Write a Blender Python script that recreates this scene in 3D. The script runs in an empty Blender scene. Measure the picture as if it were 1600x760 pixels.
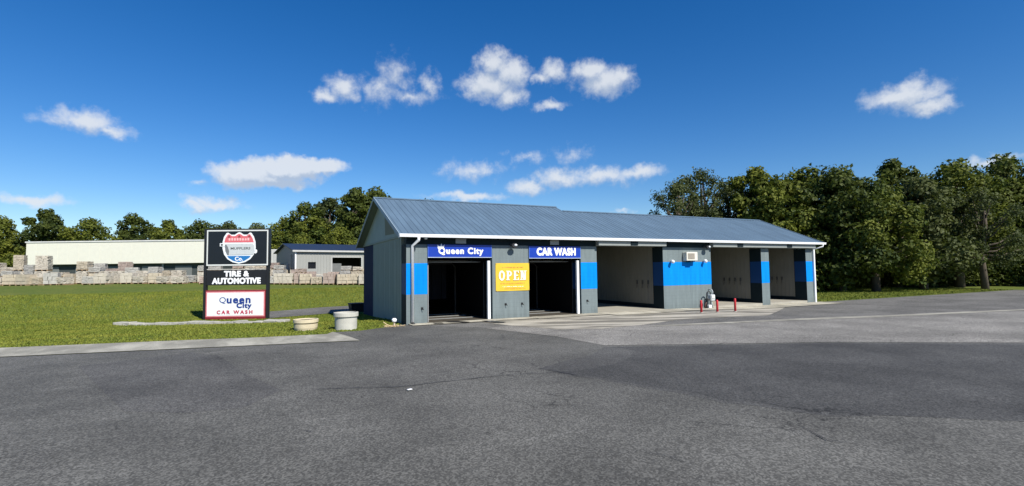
import bpy, bmesh, math, random
import numpy as np
from mathutils import Vector, Matrix
random.seed(7)
R = math.radians
SC = bpy.context.scene
COL = SC.collection

# ------------------------------------------------------------------ camera
YAW, PIT, ROL, FPX, EYE = R(26.135), R(3.083), R(-0.693), 783.9, 2.4
FW = Vector((math.sin(YAW)*math.cos(PIT), math.cos(YAW)*math.cos(PIT), math.sin(PIT)))
RT = Vector((math.cos(YAW), -math.sin(YAW), 0)); UP = RT.cross(FW)
R2 = RT*math.cos(ROL)+UP*math.sin(ROL); U2 = -RT*math.sin(ROL)+UP*math.cos(ROL)
cam = bpy.data.cameras.new('camera'); cam.sensor_width = 36; cam.lens = FPX/1600*36
cam.clip_start = .1; cam.clip_end = 6000
camo = bpy.data.objects.new('camera', cam); COL.objects.link(camo); SC.camera = camo
M4 = Matrix((R2, U2, -FW)).transposed().to_4x4(); M4.translation = (0, 0, EYE)
camo.matrix_world = M4
SC.view_settings.view_transform = 'Standard'; SC.view_settings.look = 'None'
SC.view_settings.exposure = 0.64; SC.view_settings.gamma = 1

def at(px, py, Y):                      # pixel of the survey photograph -> point at depth Y
    d = FW+R2*((px-800)/FPX)-U2*((py-380)/FPX); return Vector((0, 0, EYE))+d*(Y/d.y)

# ------------------------------------------------------------------ sun + sky
SUN = Vector((0.24, -1.0, 1.0)).normalized()           # towards the sun
sl = bpy.data.lights.new('sun', 'SUN'); sl.energy = 4.5; sl.angle = R(.53); sl.color = (1, .95, .86)
so = bpy.data.objects.new('sun', sl); COL.objects.link(so)
so.rotation_euler = (-SUN).to_track_quat('-Z', 'Y').to_euler(); so.location = (20, -40, 60)

W = bpy.data.worlds.new('World'); SC.world = W; W.use_nodes = True
class NT:
    def __init__(s, t): s.t = t
    def n(s, ty, **k):
        nd = s.t.nodes.new(ty)
        for a, b in k.items(): setattr(nd, a, b)
        return nd
    def put(s, sock, v):
        if isinstance(v, bpy.types.NodeSocket): s.t.links.new(v, sock)
        elif v is not None: sock.default_value = v
    def m(s, op, a, b=None, c=None, clamp=False):
        nd = s.n('ShaderNodeMath', operation=op, use_clamp=clamp)
        s.put(nd.inputs[0], a); s.put(nd.inputs[1], b); s.put(nd.inputs[2], c); return nd.outputs[0]
    def vm(s, op, a, b=None, out=0):
        nd = s.n('ShaderNodeVectorMath', operation=op)
        s.put(nd.inputs[0], a); s.put(nd.inputs[1], b); return nd.outputs[out]
    def mr(s, v, a, b, c=0, d=1, t='SMOOTHSTEP'):
        nd = s.n('ShaderNodeMapRange', interpolation_type=t)
        for i, q in enumerate((v, a, b, c, d)): s.put(nd.inputs[i], q)
        return nd.outputs[0]
    def noise(s, vec, scale, detail=4, rough=.55, dist=0):
        nd = s.n('ShaderNodeTexNoise'); s.put(nd.inputs['Vector'], vec)
        nd.inputs['Scale'].default_value = scale; nd.inputs['Detail'].default_value = detail
        nd.inputs['Roughness'].default_value = rough; nd.inputs['Distortion'].default_value = dist
        return nd
    def mix(s, f, a, b, bt='MIX'):
        nd = s.n('ShaderNodeMix', data_type='RGBA', blend_type=bt)
        s.put(nd.inputs['Factor'], f); s.put(nd.inputs['A'], a); s.put(nd.inputs['B'], b)
        return nd.outputs['Result']

def build_sky():
    q = NT(W.node_tree); W.node_tree.nodes.clear()
    out = q.n('ShaderNodeOutputWorld'); bg = q.n('ShaderNodeBackground'); bg.inputs['Strength'].default_value = .078
    W.node_tree.links.new(bg.outputs[0], out.inputs[0])
    sky = q.n('ShaderNodeTexSky', sky_type='NISHITA'); sky.sun_disc = False
    sky.sun_elevation = math.asin(SUN.z); sky.sun_rotation = math.atan2(SUN.x, SUN.y)
    sky.air_density = 1.0; sky.dust_density = .15; sky.ozone_density = 4.0; sky.altitude = 200
    hs = q.n('ShaderNodeHueSaturation'); hs.inputs['Saturation'].default_value = 1.35; hs.inputs['Hue'].default_value = .508
    hs.inputs['Value'].default_value = 1.02
    q.put(hs.inputs['Color'], sky.outputs[0])
    # cloud layout in azimuth / elevation (degrees)
    g = bpy.data.node_groups.new('cloud_density', 'ShaderNodeTree')
    g.interface.new_socket('Az', in_out='INPUT', socket_type='NodeSocketFloat')
    g.interface.new_socket('El', in_out='INPUT', socket_type='NodeSocketFloat')
    g.interface.new_socket('Density', in_out='OUTPUT', socket_type='NodeSocketFloat')
    p = NT(g); gi = p.n('NodeGroupInput'); go = p.n('NodeGroupOutput')
    cx = p.n('ShaderNodeCombineXYZ'); p.put(cx.inputs[0], gi.outputs[0]); p.put(cx.inputs[1], gi.outputs[1])
    warp = p.noise(cx.outputs[0], .45, 4, .6)
    w = p.vm('SUBTRACT', warp.outputs['Color'], (.5, .5, .5))
    w = p.vm('MULTIPLY', w, (2.6, 2.2, 0))
    pos = p.vm('ADD', cx.outputs[0], w)
    acc = None
    for (x, y, rx, ry, st) in CLOUDS:
        d = FW+R2*((x-800)/FPX)-U2*((y-380)/FPX); d.normalize()
        az = math.degrees(math.atan2(d.x, d.y)); el = math.degrees(math.asin(d.z))
        # local angular size of a pixel
        l = math.sqrt((x-800)**2+(y-380)**2+FPX**2); k = math.degrees(1/l)
        kx = k/math.cos(math.asin(d.z))*FPX/l*1.12; ky = k*(FPX/l)**.5
        v = p.vm('SUBTRACT', pos, (az, el, 0))
        v = p.vm('MULTIPLY', v, (1/(rx*kx), 1/(ry*ky), 0))
        ln = p.vm('LENGTH', v, out=1)
        e = p.m('MULTIPLY', p.m('SUBTRACT', 1.5, ln), st)
        acc = e if acc is None else p.m('SMOOTH_MAX', acc, e, .12)
    fine = p.noise(cx.outputs[0], .8, 7, .56)
    fine.inputs['Lacunarity'].default_value = 2.2
    f = p.m('MULTIPLY', p.m('SUBTRACT', fine.outputs[0], .5), 1.5)
    den = p.m('ADD', acc, f)
    p.put(go.inputs[0], den)
    tc = q.n('ShaderNodeTexCoord'); nrm = q.vm('NORMALIZE', tc.outputs['Generated'])
    sp = q.n('ShaderNodeSeparateXYZ'); q.put(sp.inputs[0], nrm)
    az = q.m('MULTIPLY', q.m('ARCTAN2', sp.outputs[0], sp.outputs[1]), 57.29578)
    el = q.m('MULTIPLY', q.m('ARCSINE', sp.outputs[2]), 57.29578)
    def dens(a, e):
        gn = q.n('ShaderNodeGroup'); gn.node_tree = g; q.put(gn.inputs[0], a); q.put(gn.inputs[1], e); return gn.outputs[0]
    d0 = dens(az, el); d1 = dens(q.m('ADD', az, .1), q.m('ADD', el, 1.2))
    alpha = q.mr(d0, -.1, 1.25); alpha = q.m('MULTIPLY', alpha, .88)
    shade = q.mr(q.m('SUBTRACT', d0, d1), -.6, .9)
    thick = q.mr(d0, .3, 1.3)
    bright = q.m('ADD', q.m('MULTIPLY', shade, .75), q.m('SUBTRACT', .34, q.m('MULTIPLY', thick, .12)), clamp=True)
    ccol = q.mix(bright, (3.1, 3.9, 5.2, 1), (6.5, 6.8, 7.2, 1))
    c = q.mix(alpha, hs.outputs[0], ccol)
    q.put(bg.inputs['Color'], c)
CLOUDS = [(508,150,16,11,.9),(535,138,20,18,.9),
 (592,142,24,20,.6),(618,118,22,24,.45),(640,150,30,12,.55),(672,132,12,16,.6),
 (772,98,22,20,1.1),(798,112,24,22,1.1),(762,132,34,20,1.2),(796,150,20,16,1),
 (864,114,20,15,.85),(844,123,12,8,.8),
 (922,112,24,16,1),(945,128,34,20,1.1),(968,120,18,15,.9),(858,164,20,7,.75),
 (392,273,46,19,1.9),(445,265,50,16,1.9),(495,260,34,12,1.7),(425,284,44,11,1.7),
 (312,284,12,6,.5),(335,316,36,10,.95),(305,322,20,9,.9),
 (738,268,38,12,.6),(825,247,22,8,.45),(895,243,20,10,.36),
 (826,293,22,12,.95),(878,278,36,14,.85),(940,276,46,13,.8),(1000,269,30,10,.8),
 (735,308,50,6,.8),(975,330,12,3,.6),
 (130,190,46,18,.95),(170,206,30,12,.9),(50,312,50,10,.9),(1410,150,50,20,1),(1450,165,34,14,1),(1545,250,40,9,.8),(-300,120,90,30,1),(1900,200,80,26,1)]
build_sky()

# ------------------------------------------------------------------ helpers
MATS = {}
def mat(name, base, rough=.7, var=.15, scale=3, var2=.08, scale2=40, bump=.1, bscale=60, metal=0, spec=.4, emis=None, extra=None, coat=0):
    if name in MATS: return MATS[name]
    m = bpy.data.materials.new(name); m.use_nodes = True; q = NT(m.node_tree)
    b = m.node_tree.nodes['Principled BSDF']; tc = q.n('ShaderNodeTexCoord'); P = tc.outputs['Object']
    geo = q.n('ShaderNodeNewGeometry'); P = geo.outputs['Position']
    c = (*base, 1)
    n1 = q.noise(P, scale, 4, .6); n2 = q.noise(P, scale2, 3, .6)
    f = q.m('ADD', q.m('MULTIPLY', q.m('SUBTRACT', n1.outputs[0], .5), var*3), q.m('MULTIPLY', q.m('SUBTRACT', n2.outputs[0], .5), var2*3))
    f = q.m('ADD', f, 1)
    col = q.vm('SCALE', c[:3], None); q.put(col.node.inputs[3], f)
    if extra: col = extra(q, P, col)
    q.put(b.inputs['Base Color'], col)
    b.inputs['Metallic'].default_value = metal; b.inputs['Specular IOR Level'].default_value = spec
    q.put(b.inputs['Roughness'], q.m('ADD', rough-.05, q.m('MULTIPLY', n1.outputs[0], .1)))
    if coat: b.inputs['Coat Weight'].default_value = coat
    if bump:
        bn = q.noise(P, bscale, 3, .6); bp = q.n('ShaderNodeBump'); bp.inputs['Strength'].default_value = bump
        bp.inputs['Distance'].default_value = .01; q.put(bp.inputs['Height'], bn.outputs[0]); q.put(b.inputs['Normal'], bp.outputs[0])
    MATS[name] = m; return m

class MB:
    def __init__(s): s.v = []; s.f = []; s.mi = []
    def add(s, vs, fs, mi=0):
        o = len(s.v); s.v += [tuple(v) for v in vs]; s.f += [tuple(i+o for i in f) for f in fs]; s.mi += [mi]*len(fs); return s
    def box(s, x0, y0, z0, x1, y1, z1, mi=0):
        return s.add([(x0,y0,z0),(x1,y0,z0),(x1,y1,z0),(x0,y1,z0),(x0,y0,z1),(x1,y0,z1),(x1,y1,z1),(x0,y1,z1)],
                     [(0,3,2,1),(4,5,6,7),(0,1,5,4),(1,2,6,5),(2,3,7,6),(3,0,4,7)], mi)
    def bbox(s, x0, y0, z0, x1, y1, z1, b=.01, mi=0):       # box with bevelled edges
        bm = bmesh.new(); bmesh.ops.create_cube(bm, size=1)
        for v in bm.verts: v.co = Vector(((x0+x1)/2+v.co.x*(x1-x0), (y0+y1)/2+v.co.y*(y1-y0), (z0+z1)/2+v.co.z*(z1-z0)))
        bmesh.ops.bevel(bm, geom=bm.edges[:], offset=b, segments=1, affect='EDGES')
        bm.verts.index_update(); s.add([v.co[:] for v in bm.verts], [[v.index for v in f.verts] for f in bm.faces], mi); bm.free(); return s
    def prism(s, pts, y0, y1, mi=0):                         # polygon in xz, extruded along y
        n = len(pts); vs = [(x, y0, z) for x, z in pts]+[(x, y1, z) for x, z in pts]
        return s.add(vs, [tuple(range(n)), tuple(range(2*n-1, n-1, -1))]+[(i, i+n, (i+1) % n+n, (i+1) % n) for i in range(n)], mi)
    def prismx(s, pts, x0, x1, mi=0):                        # polygon in yz, extruded along x
        n = len(pts); vs = [(x0, y, z) for y, z in pts]+[(x1, y, z) for y, z in pts]
        return s.add(vs, [tuple(range(n-1, -1, -1)), tuple(range(n, 2*n))]+[(i, (i+1) % n, (i+1) % n+n, i+n) for i in range(n)], mi)
    def tube(s, pts, r, n=10, mi=0, cap=True):
        pts = [Vector(p) for p in pts]; rs = r if isinstance(r, (list, tuple)) else [r]*len(pts)
        vs = []; fs = []
        for i, p in enumerate(pts):
            d = (pts[min(i+1, len(pts)-1)]-pts[max(i-1, 0)]).normalized()
            a = d.orthogonal().normalized() if i == 0 else (a-d*a.dot(d)).normalized()
            b = d.cross(a)
            vs += [p+(a*math.cos(t)+b*math.sin(t))*rs[i] for t in [2*math.pi*k/n for k in range(n)]]
        for i in range(len(pts)-1):
            for k in range(n): fs.append((i*n+k, i*n+(k+1) % n, (i+1)*n+(k+1) % n, (i+1)*n+k))
        if cap: fs += [tuple(range(n-1, -1, -1)), tuple(range((len(pts)-1)*n, len(pts)*n))]
        return s.add(vs, fs, mi)
    def lathe(s, prof, n=32, c=(0, 0), mi=0):
        vs = [(c[0]+r*math.cos(2*math.pi*k/n), c[1]+r*math.sin(2*math.pi*k/n), z) for r, z in prof for k in range(n)]
        fs = [(i*n+k, i*n+(k+1) % n, (i+1)*n+(k+1) % n, (i+1)*n+k) for i in range(len(prof)-1) for k in range(n)]
        fs += [tuple(range(n-1, -1, -1)), tuple((len(prof)-1)*n+k for k in range(n))]
        return s.add(vs, fs, mi)
    def mesh(s, name, mats, smooth=False):
        me = bpy.data.meshes.new(name); me.from_pydata(s.v, [], s.f)
        for m in (mats if isinstance(mats, (list, tuple)) else [mats]): me.materials.append(m)
        me.polygons.foreach_set('material_index', s.mi)
        if smooth: me.polygons.foreach_set('use_smooth', [True]*len(s.f))
        me.update(); return me
    def obj(s, name, mats, parent=None, smooth=False, loc=None, rz=0):
        return link(name, s.mesh(name, mats, smooth), parent, loc, rz)
def link(name, data, parent=None, loc=None, rz=0):
    o = bpy.data.objects.new(name, data); COL.objects.link(o)
    if parent: o.parent = parent
    if loc is not None: o.location = loc
    if rz: o.rotation_euler = (0, 0, rz)
    return o
def tag(o, label=None, cat=None, group=None, kind=None):
    if label: o['label'] = label
    if cat: o['category'] = cat
    if group: o['group'] = group
    if kind: o['kind'] = kind
    return o
def thing(name, label, cat, loc=(0, 0, 0), rz=0, group=None):
    return tag(link(name, None, None, loc, rz), label, cat, group)
def dup(root, loc=None, rz=None, sc=None, label=None):
    r = root.copy(); COL.objects.link(r)
    if loc is not None: r.location = loc
    if rz is not None: r.rotation_euler = (0, 0, rz)
    if sc is not None: r.scale = sc if isinstance(sc, tuple) else (sc,)*3
    if label: r['label'] = label
    for ch in KIDS.get(root.name, []):
        c = ch.copy(); COL.objects.link(c); c.parent = r
    return r
KIDS = {}
def note(root): KIDS[root.name] = [o for o in COL.objects if o.parent == root]

FONT_CACHE = {}
def text(name, body, w, h, mtl, parent, loc, rz=0, bold=.02, depth=.008, spacing=1.0, shear=0, fat=0):
    cu = bpy.data.curves.new(name, 'FONT'); cu.body = body; cu.align_x = 'CENTER'; cu.size = 1
    cu.offset = bold; cu.extrude = .01; cu.space_character = spacing; cu.shear = shear; cu.resolution_u = 4
    cu.space_line = .85
    o = bpy.data.objects.new(name, cu); COL.objects.link(o)
    dg = bpy.context.evaluated_depsgraph_get(); me = bpy.data.meshes.new_from_object(o.evaluated_get(dg))
    bpy.data.objects.remove(o)
    xs = [v.co.x for v in me.vertices]; ys = [v.co.y for v in me.vertices]
    x0, x1, y0, y1 = min(xs), max(xs), min(ys), max(ys)
    for v in me.vertices:
        x, y, z = v.co; v.co = ((x-(x0+x1)/2)*w/(x1-x0), -(z+.01)/.02*depth, (y-(y0+y1)/2)*h/(y1-y0))
    if fat:
        vs = [v.co.copy() for v in me.vertices]; fs = [tuple(p.vertices) for p in me.polygons]; mb = MB(); k = 0
        for ax, az in ((0, 0), (1, 0), (-1, 0), (0, 1), (0, -1), (.7, .7), (-.7, -.7), (.7, -.7), (-.7, .7)):
            mb.add([(v.x+ax*fat, v.y-k*.0006, v.z+az*fat) for v in vs], fs); k += 1
        me = mb.mesh(name, [])
    me.materials.clear(); me.materials.append(mtl); me.name = name
    return link(name, me, parent, loc, rz)

# ------------------------------------------------------------------ terrain
def ss(a, b, x):
    t = max(0, min(1, (x-a)/(b-a))); return t*t*(3-2*t)
def T(x, y):
    g = -.14*ss(19, 28, x)*ss(9, 19, y)
    lo = -.3*ss(24, 33.5, y)
    up = 1.25*ss(37.5, 47, y)+.55*ss(46, 60, y)+.5*ss(60, 90, y)
    wl = 1-.85*ss(30, 44, x)
    return g+(lo+up)*wl+ (.02*math.sin(x*.7)*math.cos(y*.9) if y > 24 else 0)
def G(px, py):                                   # photograph pixel -> point on the terrain
    d = FW+R2*((px-800)/FPX)-U2*((py-380)/FPX); P = Vector((0, 0, EYE)); t = 3.0
    while t < 400:
        q = P+d*t
        if q.z <= T(q.x, q.y): break
        t += .05
    return Vector((q.x, q.y, T(q.x, q.y)))
def clip(poly, ax, val, sgn):
    out = []
    for i, a in enumerate(poly):
        b = poly[(i+1) % len(poly)]; da = sgn*(a[ax]-val); db = sgn*(b[ax]-val)
        if da >= 0: out.append(a)
        if (da > 0 and db < 0) or (da < 0 and db > 0):
            t = da/(da-db); out.append((a[0]+(b[0]-a[0])*t, a[1]+(b[1]-a[1])*t))
    return out
def sheet(name, poly, off, m, kind='structure', step=1.0, parent=None):
    poly = [(p[0], p[1]) for p in poly]; mb = MB(); V = {}
    xs = [p[0] for p in poly]; y = min(p[1] for p in poly); ymax = max(p[1] for p in poly)
    y = math.floor(y/step)*step
    while y < ymax:
        row = clip(clip(poly, 1, y, 1), 1, y+step, -1)
        if len(row) > 2:
            x = math.floor(min(p[0] for p in row)/step)*step; xm = max(p[0] for p in row)
            while x < xm:
                c = clip(clip(row, 0, x, 1), 0, x+step, -1)
                if len(c) > 2:
                    idx = []
                    for p in c:
                        k = (round(p[0], 4), round(p[1], 4))
                        if k not in V: V[k] = len(mb.v); mb.v.append((p[0], p[1], T(p[0], p[1])+off))
                        if not idx or idx[-1] != V[k]: idx.append(V[k])
                    if idx[0] == idx[-1]: idx.pop()
                    if len(idx) > 2: mb.f.append(tuple(idx)); mb.mi.append(0)
                x += step
        y += step
    me = mb.mesh(name, m)
    bm = bmesh.new(); bm.from_mesh(me); bmesh.ops.recalc_face_normals(bm, faces=bm.faces)
    up = [f for f in bm.faces if f.normal.z < 0]
    if up: bmesh.ops.reverse_faces(bm, faces=up)
    bm.to_mesh(me); bm.free()
    o = link(name, me, parent); o['kind'] = kind; return o

def asph(q, P, col):
    ag = q.n('ShaderNodeTexVoronoi'); q.put(ag.inputs['Vector'], P); ag.inputs['Scale'].default_value = 42
    sp = q.mr(ag.outputs['Color'], .2, .95, .62, 1.5)
    big = q.noise(P, .35, 5, .62); bl = q.mr(big.outputs[0], .3, .70, .76, 1.2)
    st = q.noise(q.vm('MULTIPLY', P, (.35, 1.1, 1)), .8, 4, .6); s2 = q.mr(st.outputs[0], .56, .78, 1, 1.22)
    dk = q.noise(P, 1.3, 5, .7); s3 = q.mr(dk.outputs[0], .6, .8, 1, .8)
    wv = q.noise(P, 1.6, 4, .6); sc_ = q.vm('SCALE', wv.outputs['Color'], None); sc_.node.inputs[3].default_value = .8; pw = q.vm('ADD', P, sc_)
    vo = q.n('ShaderNodeTexVoronoi', feature='DISTANCE_TO_EDGE'); q.put(vo.inputs['Vector'], pw); vo.inputs['Scale'].default_value = .75
    cm = q.noise(P, .28, 3, .5); ck = q.m('MULTIPLY', q.mr(vo.outputs['Distance'], .004, .016, 1, 0), q.mr(cm.outputs[0], .50, .62, 0, .55))
    f = q.m('MULTIPLY', q.m('MULTIPLY', sp, bl), q.m('MULTIPLY', s2, s3)); f = q.m('MULTIPLY', f, q.m('SUBTRACT', 1, ck))
    sm = q.noise(q.vm('MULTIPLY', P, (.55, 1.6, 1)), 1.1, 5, .7); f = q.m('MULTIPLY', f, q.mr(sm.outputs[0], .60, .70, 1, 1.22))
    oil = q.n('ShaderNodeTexVoronoi'); q.put(oil.inputs['Vector'], P); oil.inputs['Scale'].default_value = .9; oil.inputs['Randomness'].default_value = 1
    f = q.m('MULTIPLY', f, q.m('SUBTRACT', 1, q.m('MULTIPLY', q.mr(oil.outputs['Distance'], .03, .11, 1, 0), q.mr(dk.outputs[0], .42, .6, 0, .42))))
    r = q.vm('SCALE', col, None); q.put(r.node.inputs[3], f); return r
def conc(q, P, col):
    st = q.noise(q.vm('MULTIPLY', P, (.5, .22, 1)), 1.6, 5, .65); s = q.mr(st.outputs[0], .38, .68, .62, 1.12)
    ag = q.noise(P, 60, 2, .6); s2 = q.mr(ag.outputs[0], .3, .7, .82, 1.16)
    r = q.vm('SCALE', col, None); q.put(r.node.inputs[3], q.m('MULTIPLY', s, s2)); return r
def lawn(q, P, col):
    a = q.noise(P, .5, 5, .65); b = q.noise(P, 7, 4, .7)
    c = q.mix(q.mr(a.outputs[0], .38, .66), (.070, .105, .018, 1), (.125, .135, .028, 1))
    c2 = q.mix(q.mr(b.outputs[0], .35, .7), (.045, .075, .012, 1), (.16, .18, .045, 1))
    return q.mix(.5, c, c2)
A1 = mat('asphalt', (.101, .099, .090), .85, .05, .3, .08, 25, .5, 70, spec=.25, extra=asph)
A2 = mat('asphalt_new', (.063, .0625, .060), .85, .08, .5, .08, 25, .5, 70, spec=.25, extra=asph)
A3 = mat('asphalt_pale', (.195, .187, .170), .88, .05, .4, .06, 25, .4, 60, spec=.2, extra=asph)
A4 = mat('asphalt_mid', (.132, .128, .118), .88, .08, .6, .06, 25, .4, 60, spec=.2, extra=asph)
CO = mat('concrete_walk', (.36, .345, .29), .85, .06, 1, .06, 20, .3, 50, spec=.2, extra=conc)
CA = mat('concrete_apron', (.43, .40, .32), .85, .08, 1, .06, 20, .3, 50, spec=.2, extra=conc)
GR = mat('lawn_soil', (.08, .12, .03), .95, 0, 1, 0, 10, .6, 30, spec=.1, extra=lawn)
SEAM = mat('crack_tar', (.028, .028, .03), .8, .1, 3, .1, 30, .2)

def build_ground():
    xs = sorted(set([-1500, -700, -300, -150, -100, -70]+list(range(-50, 75))+[90, 120, 160, 250, 500, 900, 1600]))
    ys = sorted(set([-600, -200, -60, -20]+list(range(-8, 70))+[80, 90, 110, 150, 250, 500, 1000, 1800]))
    mb = MB()
    for y in ys:
        for x in xs: mb.v.append((x, y, T(x, y)))
    nx = len(xs)
    for j in range(len(ys)-1):
        for i in range(nx-1):
            a = j*nx+i; mb.f.append((a, a+1, a+nx+1, a+nx)); mb.mi.append(0)
    o = mb.obj('ground', GR); o['kind'] = 'structure'
build_ground()
P_ = lambda *a: [G(x, y) for x, y in a]
stripB = P_((294, 546), (562, 533.5)); sdir = (stripB[0]-stripB[1]).normalized()
farL = stripB[0]+sdir*45
grass_edge = P_((520, 520), (563, 517.5), (607, 511.5), (625, 508))
lot = [(-60, -8), (66, -8), (66, 22.6), (34.6, 22.5), (5.7, 22.5)]+[g for g in reversed(grass_edge)]+P_((562, 533.5), (294, 546))+[farL, (-60, farL.y)]
sheet('parking_lot', lot, .012, A1)
tl = P_((294, 533), (400, 529), (511, 523.5), (520, 520), (548, 528), (562, 533.5))
ndir = Vector((-sdir.y, sdir.x, 0)); farT = tl[0]+sdir*45
sheet('pavement', [farT]+tl+[stripB[0], farL], .03, CO)
sheet('driveway', P_((760, 514), (870, 527), (944, 541), (1120, 538.5), (1307, 535.5))+[(24.5, 4.5), (40, -3), (64, -7.5), (64, 6), (40, 10.5)]+P_((1307, 498), (1180, 503), (1037, 509), (900, 506), (830, 505)), .020, A3)
sheet('forecourt', P_((640, 512), (700, 511), (760, 514), (830, 505), (900, 506), (1037, 509), (1180, 503), (1307, 498))+[(40, 10.5), (64, 6), (64, 22.3), (34.6, 22.3), (5.8, 22.3)], .018, A4)
A25 = mat('asphalt_blend', (.082, .081, .077), .85, .08, .5, .08, 25, .5, 70, spec=.25, extra=asph)
sheet('asphalt_patch', P_((944, 543), (1307, 536.5))+[(22, 6), (14, 2.4)]+P_((1307, 654), (1240, 646), (1180, 636), (1130, 632), (1070, 618), (1000, 607), (930, 593), (890, 589), (843, 577), (880, 566), (925, 556)), .0145, A25)
sheet('asphalt_patch', P_((944, 544), (1307, 538))+[(22, 5.5), (16, 4.6), (11, 3.0)]+P_((1307, 648), (1240, 641), (1180, 631), (1130, 628), (1090, 617), (1010, 605), (975, 598), (930, 590), (905, 588), (880, 583), (920, 578), (960, 570), (985, 560), (990, 550), (975, 545)), .016, A2)
sheet('asphalt_patch', P_((294, 552), (340, 556), (392, 590), (440, 612), (380, 640), (294, 648))+[(-2.2, 11), (-4.4, 17)], .016, mat('asphalt_worn', (.086, .084, .079), .85, .08, .5, .08, 25, .5, 70, spec=.25, extra=asph))
sheet('lane', P_((335, 499), (420, 498), (500, 491.5), (545, 488))+[(12, 34.5), (50, 34), (50, 37), (14, 37.2)]+P_((560, 478), (500, 481), (420, 487.5), (345, 491)), .02, A4)
def streak(q, P, col):
    v = q.vm('DOT_PRODUCT', P, (.93, -.36, 0), out=1); u = q.vm('DOT_PRODUCT', P, (.36, .93, 0), out=1)
    cx = q.n('ShaderNodeCombineXYZ'); q.put(cx.inputs[0], q.m('MULTIPLY', v, .22)); q.put(cx.inputs[1], q.m('MULTIPLY', u, 1.1))
    n = q.noise(cx.outputs[0], 1.0, 4, .6); s = q.mr(n.outputs[0], .40, .60, .45, 1.15)
    g = q.noise(P, 55, 2, .6); s2 = q.mr(g.outputs[0], .3, .7, .88, 1.1)
    r = q.vm('SCALE', col, None); q.put(r.node.inputs[3], q.m('MULTIPLY', s, s2)); return r
STR = mat('worn_concrete', (.35, .325, .27), .85, .05, 1, .06, 20, .3, 50, spec=.2, extra=streak)
sheet('concrete_drive', P_((742, 503.5), (800, 510), (870, 516), (940, 515), (1010, 508), (1060, 501), (1130, 497), (1200, 494))+[(29, 20.7), (24.6, 20.8), (20.7, 20.5), (16, 21.2), (11.9, 21.5), (9.6, 21.6)], .026, STR)
sheet('pale_joint', P_((1010, 511.5), (1060, 508), (1180, 502.5), (1307, 496.5))+[(40, 11.3), (40, 10.8)]+P_((1307, 499.2), (1180, 504.6), (1060, 510.2)), .032, CO)
WET = mat('wet_stain', (.035, .034, .032), .45, .2, 4, .1, 30, .1, spec=.4)
for pts in ([(690, 504), (712, 503.6), (735, 505), (728, 506.4), (704, 506)], [(752, 503.4), (770, 503), (792, 505.6), (780, 506.6), (764, 505)], [(676, 506.6), (690, 506.2), (694, 507.6), (680, 508.2)]):
    sheet('wet_stain', P_(*pts), .058, WET)
# concrete aprons in front of the bays
for k, (x0, x1, y0) in enumerate([(5.75, 11.9, 21.55), (11.91, 16.0, 21.3), (16.01, 20.7, 20.6), (20.71, 24.6, 20.9), (24.61, 29.5, 20.6), (29.51, 35.2, 20.7)]):
    sheet('apron_slab', [(x0, y0), (x1-.02, y0), (x1-.02, 22.36), (x0, 22.36)], .05, CA)

def crack(pts, w=.03, off=.028):
    mb = MB(); P = [G(*p) for p in pts]; L = []
    for a, b in zip(P, P[1:]):
        n = max(2, int((b-a).length/.12))
        for i in range(n): L.append(a.lerp(b, i/n))
    ph = random.random()*9; s = 0; Q = []
    for i, p in enumerate(L):
        s += random.uniform(-.03, .03); s *= .93
        Q.append(p+Vector((s*.6, s, 0)))
    vs = []; fs = []
    for i, p in enumerate(Q):
        d = (Q[min(i+1, len(Q)-1)]-Q[max(i-1, 0)]).normalized(); nn = Vector((-d.y, d.x, 0))
        ww = w*random.uniform(.3, 1)*min(1, i/4, (len(Q)-1-i)/4+.05)
        for sg in (-1, 1):
            v = p+nn*ww*sg; vs.append((v.x, v.y, T(v.x, v.y)+off))
    for i in range(len(Q)-1): fs.append((2*i, 2*i+1, 2*i+3, 2*i+2))
    mb.add(vs, fs); return mb
mb = MB()
for pts, w in [([(480, 611), (560, 607), (640, 604), (720, 595), (800, 586), (880, 583)], .02), ([(843, 577), (905, 590), (930, 591)], .03),
               ([(990, 706), (1040, 718), (1080, 731), (1118, 741)], .016), ([(1130, 735), (1180, 741), (1205, 760)], .01),
               ([(1235, 660), (1290, 690), (1380, 700)], .012),
               ([(470, 676), (485, 678), (497, 677)], .03)]:
    c = crack(pts, w); mb.add(c.v, c.f)
o = mb.obj('pavement_cracks', SEAM); o['kind'] = 'stuff'; tag(o, 'thin dark cracks and seams across the old asphalt', 'cracks')

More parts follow.
